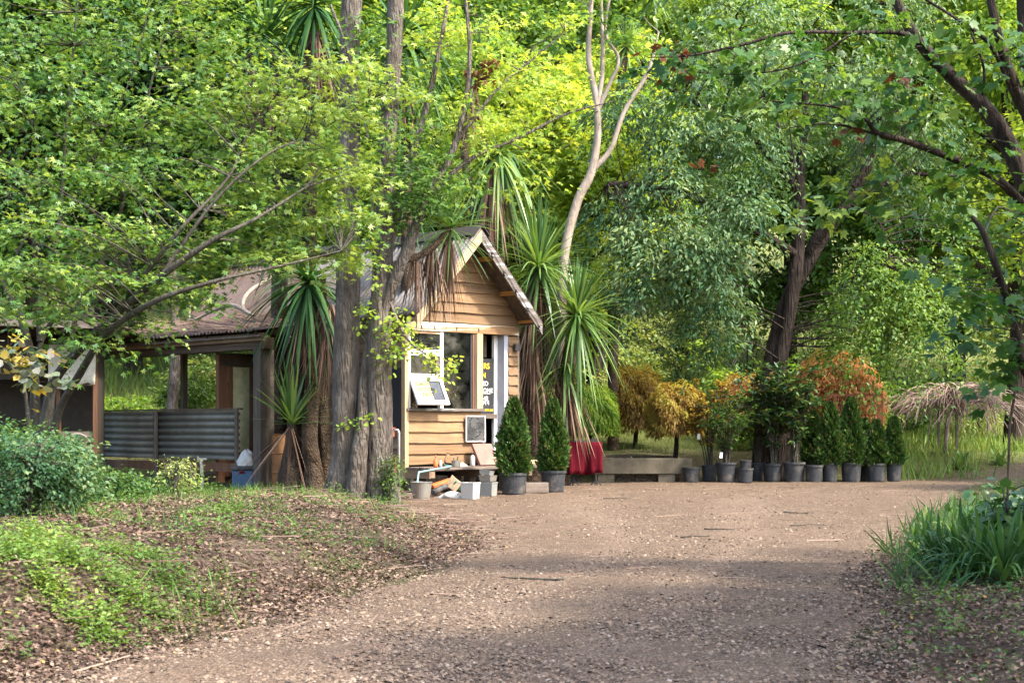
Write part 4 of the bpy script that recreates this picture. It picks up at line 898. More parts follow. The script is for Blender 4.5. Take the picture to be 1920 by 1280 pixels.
# 3 pale slender tree right of the roof
b = on_ground(1055, 29)
sp_ = [[gp(1050, 29, .11), *pxpath([(1052, 640, 29, .1), (1058, 480, 29, .09), (1082, 380, 29, .085), (1108, 325, 29, .08), (1120, 260, 29, .068), (1118, 190, 29, .06), (1104, 110, 29, .055), (1107, 30, 29, .045), (1112, -60, 29, .04)])],
       pxpath([(1110, 320, 29, .06), (1145, 280, 29, .05), (1170, 210, 29, .045), (1215, 135, 29, .035), (1235, 60, 29, .02)]),
       pxpath([(1119, 200, 29, .05), (1128, 150, 29, .045), (1130, 90, 29, .04), (1128, 30, 29, .03), (1125, -60, 29, .025)]),
       pxpath([(1122, 205, 29, .045), (1142, 160, 29, .04), (1160, 110, 29, .03), (1135, 60, 29.2, .03), (1150, -40, 29.2, .025)])]
tree('slender_tree', 'slender pale-barked tree forking above the right side of the roof', 'tree', b, sp_, 'bark_pale',
     [dict(rows=[(1090, 30, 29, 60, 40, .6, 14), (1170, 60, 29, 60, 40, .6, 14), (1130, -60, 29, 120, 50, 1, 24)], mat='mid', tm='maple3', size=.13, n=10, L=.5, lat=.25, droop=.3, tint=.1)], tw=.5)

# 4 big weeping evergreen
b = on_ground(1450, 31.2)
cp = [[gp(1438, 31.2, .32), *pxpath([(1440, 740, 31.2, .2), (1455, 640, 31.2, .17), (1478, 560, 31.2, .15), (1510, 500, 31.2, .15), (1545, 440, 31.2, .14), (1585, 385, 31.2, .11), (1625, 320, 31.2, .08), (1650, 220, 31.2, .05)])],
      [gp(1465, 31.0, .26), *pxpath([(1462, 700, 31.0, .16), (1475, 620, 31, .13), (1490, 520, 31, .14), (1500, 420, 31, .12), (1500, 330, 31, .1), (1510, 200, 31, .07), (1500, 80, 31, .04)])],
      pxpath([(1515, 490, 31.2, .1), (1525, 455, 31, .1), (1560, 415, 30.8, .09), (1590, 380, 30.8, .08)]),
      pxpath([(1495, 480, 31, .1), (1400, 420, 30.5, .08), (1300, 370, 30, .07), (1200, 350, 29.6, .07), (1140, 345, 29.4, .05)]),
      pxpath([(1500, 360, 31, .08), (1400, 250, 30.5, .06), (1280, 180, 30, .04), (1200, 140, 30, .02)]),
      pxpath([(1590, 380, 31.2, .07), (1700, 330, 31.5, .05), (1800, 330, 31.8, .03)]),
      pxpath([(1500, 330, 31, .06), (1420, 150, 31, .04), (1380, 30, 31, .02)]), pxpath([(1600, 350, 31, .05), (1680, 200, 31, .04), (1720, 60, 31, .02)]),
      pxpath([(1590, 380, 31, .03), (1650, 420, 30.5, .02), (1655, 480, 30.4, .01), (1600, 520, 30.4, .006)])]
rows4 = [(1180, 210, 30, 77, 72, 1.2, 61, -.05), (1150, 400, 29.8, 68, 72, 1, 54, -.1), (1250, 340, 29.2, 77, 56, 1, 61, .08), (1240, 450, 28.8, 94, 60, 1.1, 86, .12), (1200, 530, 29, 77, 40, .9, 43, .0), (1330, 470, 28.6, 68, 60, 1, 72, .1), (1400, 380, 28.8, 77, 48, 1, 61, .12),
         (1340, 560, 29, 51, 44, .8, 36, .0), (1350, 640, 29.4, 34, 32, .5, 15, -.05), (1300, 230, 29.5, 94, 64, 1.2, 68, .06), (1420, 260, 29.5, 86, 64, 1.2, 64, .1), (1330, 110, 30, 103, 56, 1.3, 61, .16), (1470, 110, 30, 94, 64, 1.3, 61, .18), (1560, 220, 31.6, 86, 64, 1.1, 57, .06),
         (1640, 140, 30.2, 94, 72, 1.3, 57, .12), (1660, 290, 31.9, 77, 48, 1, 46, .02), (1740, 240, 30.6, 86, 72, 1.2, 46, .1), (1730, 380, 31.9, 77, 48, 1, 39, .0), (1400, 10, 30.5, 172, 40, 1.5, 57, .2), (1650, 10, 30.6, 137, 48, 1.4, 43, .2), (1290, 600, 29.6, 51, 32, .6, 12, -.1)]
rows4b = [(1640, 500, 30.2, 60, 80, .8, 55, .1), (1700, 540, 30.6, 70, 100, .9, 70, .15), (1580, 580, 31.8, 40, 60, .5, 24, .1), (1780, 500, 31, 60, 100, .9, 50, .2), (1740, 640, 31, 70, 40, .8, 26, .15), (1620, 640, 31.4, 60, 40, .7, 24, .2)]
tree('weeping_evergreen', 'large dark-trunked evergreen with drooping grey-green foliage behind the pots', 'tree', b, cp, 'bark_dark',
     [dict(rows=rows4, mat='camphor', tm='lance', size=.125, n=28, L=.72, lat=.3, droop=.7, jit=.55, tint=.12), dict(rows=rows4b, mat='mid', tm='oval', size=.09, n=36, L=1.3, lat=.12, droop=1.0, jit=.5, tint=.1)], tw=.25, tmax=2.5, nseg=14, rough=.09, twr=.008)

# 5 glowing yellow-green trees behind the hut
def bgtree(name, label, px, Y, h, rr, mat, tm, size, bark='bark_dark', nr=26, n=24, tint=0., low=.3, seed=0, squash=1.0, group=None):
    b = on_ground(px, Y); paths = [[tuple(b) + (h * .022,), tuple(b + (R.normal(0, .2), R.normal(0, .2), h * .35)) + (h * .016,), tuple(b + (R.normal(0, .4), 0, h * .7)) + (h * .009,), tuple(b + (0, 0, h * .95)) + (.02,)]]
    for k in range(7):
        a = R.random() * 6.28; z0 = h * R.uniform(low, .65); e = np.array((math.cos(a), math.sin(a), .55)) * rr * R.uniform(.6, .95)
        s = b + (0, 0, z0); paths.append([tuple(s) + (h * .009,), tuple(s + e * .5 + (0, 0, .15)) + (h * .006,), tuple(s + e) + (.015,)])
    rows = []
    for k in range(nr):
        d = unit(R.normal(0, 1, 3)); q = R.random() ** .4; z = h * (low + (1 - low) * (.5 + .5 * d[2] * q)); wid = rr * (1 - abs((z / h - low) / (1 - low) - .4) ** 2 * .9)
        p = b + (d[0] * q * wid, d[1] * q * wid, z); kk = F / p[1]; c = rr * R.uniform(.22, .38)
        rows.append((960 + p[0] * kk, HY - (p[2] - CZ) * kk, p[1], c * kk, c * .75 * kk, c, 42, R.normal(0, .08)))
    return tree(name, label, 'tree', b, paths, bark, [dict(rows=rows, mat=mat, tm=tm, size=size, n=n, L=size * 6, lat=size * 2.6, droop=.35, tint=tint, tw=.12)], group, tmax=3)
bgtree('yellow_maple', 'glowing yellow-green maple rising behind the hut roof', 1000, 33, 9.2, 2.5, 'yellow', 'maple3', .12, nr=46, n=18, low=.25, tint=.15)
bgtree('yellow_maple', 'second yellow-green maple right of the hut roof, behind the slender tree', 1100, 35.5, 9.5, 2.0, 'yellow', 'maple3', .125, nr=28, n=16, low=.45, tint=.1)
bgtree('green_maple', 'lime-green tree filling the gap between the twin trunks and the yellow maple', 810, 32, 9.5, 2.1, 'lime', 'maple3', .11, nr=26, n=16, low=.4, tint=.0)

# 6 trees on the hillside, back row by back row
proto = {}
def hilltree(kind, px, Y, sc, rz, label):
    if kind not in proto:
        spec = {'a': (10, 3.0, 'mid', .17, .18), 'b': (12, 2.9, 'lime', .17, .1), 'c': (11, 3.1, 'dark', .17, .25), 'd': (9, 2.7, 'pale', .15, -.05)}[kind]
        r = bgtree('hillside_tree', label, px, Y, spec[0], spec[1], spec[2], 'oval', spec[3], nr=38, n=22, tint=spec[4], low=.22, group='hillside trees'); proto[kind] = (r, px, Y); return r
    r, _, _ = proto[kind]; c = r.copy(); COL.objects.link(c); c.location = on_ground(px, Y); c.rotation_euler = (0, 0, rz); c.scale = (sc, sc, sc * R.uniform(.95, 1.1)); c['label'] = label
    for ch in list(r.children):
        d = ch.copy(); COL.objects.link(d); d.parent = c
    return c
hill = [('a', 1480, 41, 1.0, 0, 'mid-green hillside tree directly behind the weeping evergreen'), ('b', 1280, 43, 1.05, 0, 'lime hillside tree behind the orange dome maples, left of the evergreen'), ('c', 250, 39, 1.0, 0, 'dark hillside tree behind the left part of the big maple'), ('d', 1800, 40, 1.0, 0, 'pale green hillside tree above the bare weeping tree'),
        ('c', 60, 36, 1.0, 2.0, 'dark tree behind the far left shed'), ('a', 520, 38, 1.1, 1.1, 'mid-green tree behind the left end of the hut roof'), ('b', 640, 37, 1.1, 2.4, 'lime tree behind the left twin trunk'), ('a', -60, 36, 1.2, 3.3, 'mid-green tree at the far left edge behind the shed'), ('b', 200, 41, 1.3, .7, 'tall lime tree behind the shed roof'),
        ('b', 1650, 44, 1.2, 4.2, 'tall lime tree behind the right of the evergreen'), ('b', 1900, 36, 1.0, 5.2, 'lime tree at the right edge beyond the driveway'), ('b', 1990, 42, 1.2, 1.2, 'tall lime tree beyond the right edge'), ('a', 1120, 47, 1.3, 2.9, 'mid-green tree high on the slope behind the slender tree'),
        ('a', 830, 45, 1.4, .4, 'tall tree on the slope behind the hut ridge'), ('b', 1380, 52, 1.5, 3.7, 'tall lime tree at the top of the slope behind the evergreen'), ('b', 480, 50, 1.6, 5.5, 'lime tree at the top of the slope behind the big maple'), ('a', 1750, 54, 1.6, 2.2, 'mid-green tree at the top of the slope on the right'), ('b', 1000, 56, 1.7, .9, 'lime tree at the top of the slope above the hut'), ('a', 80, 52, 1.7, 4.4, 'mid-green tree at the top of the slope on the left'), ('b', 1250, 60, 1.8, 5.0, 'tall lime tree farthest up the slope'), ('b', 680, 60, 1.9, 1.5, 'lime tree farthest up the slope behind the twin trunks'), ('a', 1960, 56, 1.7, 3, 'mid-green tree at the top of the slope beyond the right edge'), ('b', 1540, 62, 1.9, 2.7, 'lime tree farthest up the slope on the right'), ('b', 270, 62, 1.9, 2.9, 'lime tree farthest up the slope on the left')]
for hrow in hill: hilltree(*hrow)

for px_w, Y, lab in ((13.5, 24.5, 'tree across the driveway, out of view to the right of the hut'), (14.5, 28.5, 'farther tree out of view to the right'), (14, 20, 'nearer tree out of view to the right')):
    hilltree('a' if Y < 25 else 'b', 960 + px_w / Y * F, Y, .72, Y, lab)

# shrubs on the slope
def bush(name, label, px, Y, rx, h, mat, tm, size, nsp=60, n=18, tint=0., rz=None, group=None, cat='shrub', bark='bark_maple', droop=.25, stems=5, floor=.0):
    b = on_ground(px, Y); k = F / Y; paths = []
    for i in range(stems):
        a = R.random() * 6.28; e = np.array((math.cos(a) * rx * .6, math.sin(a) * rx * .6, h * R.uniform(.6, .9))); paths.append([tuple(b) + (.018,), tuple(b + e * .5 + (0, 0, h * .1)) + (.012,), tuple(b + e) + (.005,)])
    rows = []
    for i in range(9):
        a = R.random() * 6.28; q = R.random() ** .5 * .6; p = b + (math.cos(a) * rx * q, math.sin(a) * (rz or rx) * q, floor + h * R.uniform(.35, .78)); c = rx * .5
        kk = F / p[1]; rows.append((960 + p[0] * kk, HY - (p[2] - CZ) * kk, p[1], c * kk, h * .3 * kk, c, nsp // 9 + 1, R.normal(0, .08)))
    return tree(name, label, cat, b, paths, bark, [dict(rows=rows, mat=mat, tm=tm, size=size, n=n, L=size * 5, lat=size * 2.2, droop=droop, tint=tint)], group, tw=.3, nseg=6)
for px, Y, rx, h, mt, lab in ((1180, 37.5, 1.1, 2.6, 'pale', 'pale loose shrub on the slope behind the golden dome maple'), (1290, 39, 1.3, 2.4, 'pale', 'pale shrub on the slope left of the evergreen trunk'), (1360, 36, .9, 2.0, 'lime', 'lime shrub on the slope close to the evergreen trunk'), (1110, 36, .9, 2.2, 'pale', 'pale shrub on the slope beside the right cabbage palms'),
                             (1600, 36, 1.2, 2.4, 'lime', 'green shrub on the slope behind the orange dome maple'), (1700, 37, 1.2, 2.2, 'mid', 'green shrub behind the rusty gate'), (1850, 37, 1.3, 2.4, 'pale', 'pale shrub behind the bare weeping tree'), (240, 33, .8, 1.3, 'lime', 'lime shrub on the slope seen left through the lean-to'), (330, 35, .9, 1.3, 'herb', 'bright shrub on the slope seen in the middle of the lean-to'), (390, 36.5, .8, 1.1, 'pale', 'pale shrub on the slope seen right through the lean-to'), (1230, 42, 1.5, 3.6, 'lime', 'tall lime shrub up the slope left of the evergreen'), (1400, 41, 1.5, 3.6, 'pale', 'tall pale shrub up the slope behind the evergreen trunk'), (1540, 39, 1.4, 3.4, 'lime', 'tall lime shrub up the slope right of the evergreen trunk'), (1660, 41, 1.6, 3.8, 'lime', 'tall lime shrub up the slope above the rusty gate'), (1780, 44, 1.8, 4.2, 'pale', 'tall pale shrub up the slope above the bare weeping tree'), (1320, 46, 1.8, 4.0, 'pale', 'tall pale shrub highest on the slope'), (1500, 34.5, .9, 1.9, 'lime', 'yellow-green shrub between the evergreen trunk and orange dome maple'), (1420, 33, .7, 1.3, 'yellow', 'small yellow shrub behind the potted rhododendrons')):
    bush('slope_shrub', lab, px, Y, rx, h, mt, 'oval', .1, 100, 22, 0., group='slope shrubs')
for px, Y, h, lab in ((320, 34, 4, 'grey trunk seen through the lean-to'), (1150, 40, 6, 'thin grey trunk on the slope behind the right palms')):
    b = on_ground(px, Y); o = limbs('slim_tree', [[tuple(b) + (.13,), tuple(b + (.1, 0, h * .5)) + (.11,), tuple(b + (0, 0, h)) + (.09,)]], M['bark_grey'], None, np.zeros(3), 10); tag(o, lab, 'tree')

# 7 dome shaped weeping maples
def dome(name, label, px, Y, rx, h, zc, mat, n=7500, tint=0, lean=0, size=.1):
    b = on_ground(px, Y); root = empty(name, tuple(b), 0, label, 'dome maple', 'dome maples'); c = np.array((lean, 0, zc))
    a = R.random(n) * 6.28; el = np.arcsin(np.clip(R.uniform(-.42, 1, n), -1, 1)); lump = 1 + .08 * np.sin(a * 3 + zc * 9) + .07 * np.sin(a * 5 + el * 3 + zc * 5) + .05 * np.sin(a * 9 + el * 12)
    q = (.5 + .55 * R.random(n) ** .6) * lump
    P = c + np.stack([np.cos(a) * np.cos(el) * rx * q, np.sin(a) * np.cos(el) * rx * q, np.where(el > 0, np.sin(el) * h, np.sin(el) * h * 1.6) * q], 1)
    fw = np.stack([np.cos(a), np.sin(a), -.35 - .9 * (1 - np.sin(el))], 1) + R.normal(0, .35, (n, 3)); nr = np.stack([np.cos(a) * np.cos(el), np.sin(a) * np.cos(el), np.sin(el) + .5], 1) + R.normal(0, .35, (n, 3))
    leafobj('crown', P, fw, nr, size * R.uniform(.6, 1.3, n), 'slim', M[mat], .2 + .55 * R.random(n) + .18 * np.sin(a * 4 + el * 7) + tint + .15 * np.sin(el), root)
    ps = [[(0, 0, 0, .055), (.03, 0, zc * .5, .045), (lean * .6, 0, zc * .9, .045)]]
    for k in range(8):
        aa = k * .8 + R.random(); e = np.array((math.cos(aa) * rx * .8, math.sin(aa) * rx * .8, h * .45)); s = np.array((lean * .6, 0, zc * .85)); ps.append([tuple(s) + (.03,), tuple(s + e * .5 + (0, 0, h * .25)) + (.02,), tuple(s + e) + (.008,)])
    limbs('trunk', ps, M['bark_dark'], root, np.zeros(3), 7, .06); return root
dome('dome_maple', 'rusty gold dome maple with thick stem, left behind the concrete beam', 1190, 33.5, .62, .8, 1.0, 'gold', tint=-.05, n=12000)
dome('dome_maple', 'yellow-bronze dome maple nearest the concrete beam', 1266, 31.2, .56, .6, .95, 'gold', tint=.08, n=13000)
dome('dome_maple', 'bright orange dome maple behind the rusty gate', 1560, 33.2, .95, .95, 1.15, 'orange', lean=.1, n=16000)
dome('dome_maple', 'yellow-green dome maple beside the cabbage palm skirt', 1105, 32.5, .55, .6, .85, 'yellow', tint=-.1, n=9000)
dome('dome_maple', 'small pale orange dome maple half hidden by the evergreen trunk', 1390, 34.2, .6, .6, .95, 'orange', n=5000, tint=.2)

# 8 bare weeping tree at right
b = on_ground(1772, 33.5); ps = [[tuple(b) + (.05,), tuple(b + (.05, 0, .7)) + (.045,), tuple(b + (.15, 0, 1.0)) + (.04,)]]
for k in range(115):
    s = b + (.15 + R.normal(0, .05), R.normal(0, .05), 1.0); L = R.uniform(.9, 2.1); a = R.random() * 6.28; L = L * .75
    d = np.array((math.cos(a) * 1.1, math.sin(a) * .8, 0)); hh = R.uniform(.15, .55)
    m1 = s + d * L * .35 + (0, 0, hh); m2 = s + d * L * .7 + (R.normal(0, .12), R.normal(0, .15), hh * .75); e = s + d * L + (0, 0, R.uniform(-.55, .2))
    ps.append([tuple(s) + (.024,), tuple(m1) + (.018,), tuple(m2) + (.013,), tuple(e) + (.007,)])
    for q in range(4):
        f = R.uniform(.35, 1); s2 = (m1 * (1 - f) + m2 * f); e2 = s2 + d * R.uniform(.2, .5) + (R.normal(0, .15), R.normal(0, .15), R.uniform(-.4, -.05)); ps.append([tuple(s2) + (.008,), tuple((s2 + e2) / 2 + (0, 0, .08)) + (.006,), tuple(e2) + (.003,)])
rt = empty('bare_weeping_tree', tuple(b), 0, 'leafless weeping tree with a mop of pale twigs at right', 'tree'); limbs('branches', ps, M['bare'], rt, b, 6, .04, 4)
for dx in (-.18, .2):
    MB().box(dx - .025, dx + .025, -.2, -.15, -.1, 1.0).build('stake', M['weathered'], rt)

# 9 cabbage palms
def blade_pts(el, L, wd, droop, seg=7):
    s = np.linspace(0, 1, seg); d = np.array((math.cos(el), 0, math.sin(el)))
    P = s[:, None] * d * L; P[:, 2] -= droop * L * s ** 2.2 * (.35 + .65 * math.cos(el)); w_ = wd * np.clip(np.minimum(.45 + s * 3, (1 - s) ** .6 * 1.25), .02, 1)
    tn = np.gradient(P, axis=0); nr = np.cross(tn, (0, 1, 0)); nr /= np.linalg.norm(nr, axis=1)[:, None] + 1e-9
    V = np.stack([P + np.array((0, 1, 0)) * w_[:, None] / 2 - nr * w_[:, None] * .12, P, P - np.array((0, 1, 0)) * w_[:, None] / 2 - nr * w_[:, None] * .12], 1).reshape(-1, 3)
    q = []
    for i in range(seg - 1): a = i * 3; q += [(a, a + 1, a + 4, a + 3), (a + 1, a + 2, a + 5, a + 4)]
    return V, np.array(q)
BL = {}
def bladeobj(mat, el, L, wd, droop, az, loc, parent):
    key = (mat, round(math.degrees(el) / 8), round(droop * 5), round(L * 5))
    if key not in BL:
        BL[key] = []
        for q in range(2):
            V, Q = blade_pts(el, L, wd, droop); BL[key].append(npmesh('blade', V, Q, np.full(len(Q), R.random())))
            BL[key][-1].materials.append(M[mat])
    me = BL[key][int(R.random() * 2)]
    o = bpy.data.objects.new('blade', me); COL.objects.link(o); o.parent = parent; o.location = loc; o.rotation_euler = (0, 0, az); return o
def head(root, org, c, n, L, mat, el0=-35, el1=88, droop=(.15, .5), objs=False, wd=.055, azr=None):
    parts = []; rn = []
    for k in range(n):
        f = (k + .5) / n; el = math.radians(el0 + (el1 - el0) * f ** .8 + R.normal(0, 6)); az = k * 2.39996 + R.normal(0, .2); l = L * R.uniform(.78, 1.08) * (1 if f < .92 else .75)
        dp = droop[0] + (droop[1] - droop[0]) * (1 - f) * R.uniform(.6, 1.4); loc = np.asarray(c) - org + (0, 0, (f - .5) * .12)
        if objs: bladeobj(mat, el, round(l * 5) / 5 or .2, wd, dp, az, tuple(loc), root)
        else:
            V, Q = blade_pts(el, l, wd * R.uniform(.8, 1.2), dp); ca, sa_ = math.cos(az), math.sin(az); V = V @ np.array(((ca, sa_, 0), (-sa_, ca, 0), (0, 0, 1))) + loc
            parts.append((V, Q)); rn += [R.random()] * len(Q)
    if parts:
        V, Q = join_np(parts); o = link('leaf_head', npmesh('leaf_head', V, Q, np.array(rn)), M[mat], root); return o
def skirt(root, org, c, n, L, r=.12, spread=.25, name='dead_skirt', depth=.5):
    parts = []; rn = []
    for k in range(n):
        az = R.random() * 6.28; l = L * R.uniform(.5, 1.1); V, Q = blade_pts(math.radians(R.uniform(-88, -62)), l, R.uniform(.015, .035), R.uniform(0, .2)); V[:, 0] = V[:, 0] * spread / .25 + r * R.uniform(.4, 1); ca, sa_ = math.cos(az), math.sin(az)
        V = V @ np.array(((ca, sa_, 0), (-sa_, ca, 0), (0, 0, 1))) + (np.asarray(c) - org) + (0, 0, -R.random() * depth); parts.append((V, Q)); rn += [R.random()] * len(Q)
    V, Q = join_np(parts); return link(name, npmesh(name, V, Q, np.array(rn)), M['deadblade'], root)
def palm(label, px, Y, paths, heads, skirts=(), bark='bark_palm'):
    b = on_ground(px, Y); root = empty('cabbage_palm', tuple(b), 0, label, 'cabbage palm', 'cabbage palms')
    limbs('trunk', paths, M[bark], root, b, 12, .1)
    for h_ in heads: head(root, b, W(*h_[0]), *h_[1:4], **(h_[4] if len(h_) > 4 else {}))
    for s in skirts: skirt(root, b, W(*s[0]), *s[1:3], **(s[3] if len(s) > 3 else {}))
    return root
palm('cabbage palm clump with a young green rosette in front of the lean-to post', 565, 25.3,
     [[gp(590, 25.3, .2), *pxpath([(588, 880, 25.3, .15), (580, 820, 25.3, .13), (590, 700, 25.3, .12), (600, 600, 25.3, .11), (600, 520, 25.3, .09)])], [gp(548, 25.5, .28), *pxpath([(550, 870, 25.5, .2), (553, 800, 25.5, .13), (560, 700, 25.5, .11), (565, 560, 25.5, .1)])], [gp(615, 25.6, .14), *pxpath([(612, 880, 25.6, .11), (606, 780, 25.6, .1), (600, 680, 25.6, .08)])]],
     [((548, 790, 25.0), 46, 1.05, 'blade', dict(el0=5, el1=88, droop=(.05, .25), objs=True, wd=.05)), ((578, 530, 25.1), 110, 1.25, 'bladed', dict(el0=-80, el1=45, droop=(.3, .9), objs=True, wd=.06))],
     [((615, 570, 25.1), 150, 1.15, dict(r=.16)), ((570, 570, 25.2), 90, 1.0, dict(r=.14)), ((545, 800, 24.9), 16, 1.1, dict(r=.05, spread=.7, depth=.05))])
palm('leaning cabbage palm head hanging in front of the gable boards', 705, 22.9,
     [[gp(700, 22.9, .13), *pxpath([(700, 760, 22.9, .1), (715, 560, 22.9, .07), (738, 500, 23, .055), (790, 478, 23.2, .05), (820, 455, 23.4, .05), (842, 428, 23.5, .05)])]],
     [((845, 425, 23.5), 84, .92, 'blade', dict(el0=-50, el1=88, droop=(.1, .4), objs=True, wd=.035))],
     [((840, 440, 23.5), 70, 1.25, dict(r=.04, spread=.2, depth=.1)), ((810, 465, 23.4), 50, 1.1, dict(r=.1, spread=.2, depth=.15)), ((780, 480, 23.3), 26, 1.0, dict(r=.12, spread=.2, depth=.1))])
palm('tall cabbage palm with drooping heads above the hut ridge', 905, 29.5,
     [[gp(900, 29.5, .2), *pxpath([(905, 600, 29.5, .16), (918, 420, 29.5, .14), (925, 300, 29.5, .12)])], pxpath([(910, 480, 29.5, .1), (880, 350, 29.3, .08), (870, 250, 29.2, .08), (888, 140, 29.2, .07)])],
     [((895, 120, 29.2), 70, 1.0, 'blade', dict(el0=-40, el1=88, droop=(.05, .4), wd=.06)), ((935, 290, 29.4), 90, 1.5, 'blade', dict(el0=-75, el1=35, droop=(.3, 1.0), wd=.06))],
     [((925, 310, 29.4), 130, 1.6, dict(r=.2)), ((885, 160, 29.2), 60, 1.0)])
palm('leafy cabbage palm pair with long brown skirt at the right corner of the hut', 1005, 28.3,
     [[gp(1000, 28.3, .2), *pxpath([(998, 740, 28.3, .2), (1000, 620, 28.3, .18), (1008, 500, 28.3, .14)])], [gp(1050, 28.5, .18), *pxpath([(1055, 760, 28.5, .16), (1070, 650, 28.4, .13), (1080, 580, 28.3, .1)])]],
     [((1010, 500, 28.0), 110, 1.35, 'blade', dict(el0=0, el1=89, droop=(.08, .45), objs=True, wd=.055)), ((1010, 500, 28.0), 45, 1.1, 'blade', dict(el0=-70, el1=10, droop=(.3, .8), wd=.05)), ((1082, 590, 27.8), 100, 1.2, 'blade', dict(el0=5, el1=89, droop=(.1, .5), objs=True, wd=.05)), ((1082, 590, 27.8), 70, 1.2, 'blade', dict(el0=-80, el1=10, droop=(.3, 1.0), wd=.05)), ((1060, 690, 28.1), 40, .9, 'blade', dict(el0=-75, el1=20, droop=(.4, 1.0), wd=.05))],
     [((1000, 600, 28.2), 170, 1.5, dict(r=.26, depth=1.0)), ((1060, 690, 28.2), 120, 1.3, dict(r=.2, depth=.6)), ((1005, 520, 28.2), 50, 1.2, dict(r=.2))])
palm('dark tall cabbage palms rising behind the maple, left of the twin trunks', 560, 27.0,
     [[gp(520, 27, .16), *pxpath([(525, 500, 27, .14), (530, 300, 27, .13), (520, 120, 27, .12)])], [gp(575, 26.5, .14), *pxpath([(580, 400, 26.5, .12), (585, 250, 26.5, .11), (590, 60, 26.5, .1)])], pxpath([(530, 300, 27, .08), (480, 200, 27, .07), (470, 100, 27, .07)])],
     [((500, 70, 27), 80, 1.2, 'bladed', dict(el0=-60, el1=80, droop=(.1, .6), wd=.06)), ((590, 10, 26.5), 80, 1.2, 'bladed', dict(el0=-70, el1=60, droop=(.2, .7), wd=.06)), ((575, 200, 26.5), 50, 1.0, 'bladed', dict(el0=-50, el1=70, droop=(.1, .5), wd=.06)), ((550, 330, 26.7), 60, 1.0, 'bladed', dict(el0=-60, el1=70, droop=(.1, .5), wd=.06)), ((540, 430, 26.3), 60, 1.0, 'bladed', dict(el0=-70, el1=60, droop=(.1, .6), wd=.06))],
     [((590, 60, 26.4), 130, 1.3, dict(r=.16)), ((520, 130, 27), 90, 1.3, dict(r=.2)), ((480, 130, 27), 60, 1.2)])
palm('dark cabbage palm head hanging just right of the twin trunks', 760, 25.5,
     [[gp(770, 25.5, .14), *pxpath([(765, 500, 25.5, .12), (762, 300, 25.5, .1), (755, 120, 25.5, .09)])]],
     [((755, 70, 25.4), 100, 1.35, 'bladed', dict(el0=-75, el1=60, droop=(.3, 1.0), wd=.075)), ((765, 260, 25.6), 70, 1.2, 'bladed', dict(el0=-50, el1=60, droop=(.1, .5), wd=.06)), ((770, 380, 25.9), 50, 1.0, 'bladed', dict(el0=-50, el1=60, droop=(.1, .5), wd=.05))], [((757, 110, 25.4), 60, 1.2)])
palm('small cabbage palm head high beside the slender tree', 1170, 33,
     [[gp(1150, 33, .12), *pxpath([(1150, 400, 33, .1), (1160, 200, 33, .09), (1172, 90, 33, .08)])]], [((1175, 85, 33), 70, .8, 'blade', dict(el0=-50, el1=85, droop=(.1, .5), wd=.05)), ((1225, -10, 33), 60, .8, 'blade', dict(el0=-60, el1=60, droop=(.1, .5), wd=.05))])

# 10 big-leaved maple hanging into the upper right
Ys = 13.0; b = np.array((5.6, 13.0, float(gz(5.6, 13.0)) - .1))
sy = [[tuple(b) + (.2,), (5.5, 13, 1.2, .16), tuple(W(2040, 560, 13)) + (.11,), *pxpath([(1950, 400, 13, .085), (1890, 270, 13, .075), (1850, 205, 13, .065), (1780, 140, 13, .055), (1715, 70, 13, .045), (1665, -30, 13, .035)])],
      pxpath([(1760, 115, 13, .03), (1700, 65, 12.9, .022), (1600, 62, 12.8, .018), (1480, 62, 12.7, .015), (1390, 85, 12.6, .012), (1290, 105, 12.5, .008), (1215, 108, 12.5, .004)]),
      pxpath([(1600, 62, 12.8, .012), (1540, 100, 12.7, .01), (1470, 130, 12.6, .008), (1370, 140, 12.5, .005), (1260, 130, 12.5, .003)]),
      pxpath([(2010, 500, 13, .06), (1920, 385, 12.9, .04), (1860, 330, 12.8, .034), (1780, 295, 12.7, .03), (1700, 265, 12.6, .026), (1645, 250, 12.5, .024), (1620, 222, 12.4, .014), (1560, 200, 12.4, .01), (1440, 190, 12.3, .006)]),
      pxpath([(1645, 252, 12.5, .012), (1560, 232, 12.3, .009), (1480, 240, 12.2, .004)]),
      pxpath([(2040, 560, 13, .07), (1960, 300, 12.7, .05), (1905, 170, 12.6, .045), (1870, 60, 12.5, .035), (1850, -40, 12.5, .03)]), pxpath([(1960, 300, 12.7, .04), (1925, 130, 12.8, .05), (1915, -40, 12.8, .045)]),
      pxpath([(1905, 190, 12.6, .02), (1860, 90, 12.5, .018), (1800, 40, 12.4, .014), (1720, -10, 12.4, .01)]), pxpath([(1840, 210, 13, .014), (1845, 130, 12.9, .012), (1820, 60, 12.8, .01)]),
      [(5.45, 12.6, .9, .06), *pxpath([(1960, 740, 11.5, .03), (1905, 620, 11.2, .028), (1875, 520, 11, .025), (1845, 440, 11, .022), (1822, 405, 11, .012)])],
      [tuple(b + (0, 0, 1.5)) + (.12,), (5.8, 10.5, 3.0, .09), (5.2, 8.6, 4.2, .06), (4.4, 7.6, 4.8, .03)], [tuple(b + (0, 0, 2)) + (.1,), (6.2, 11, 4, .07), (6.6, 9, 5.2, .04)]]
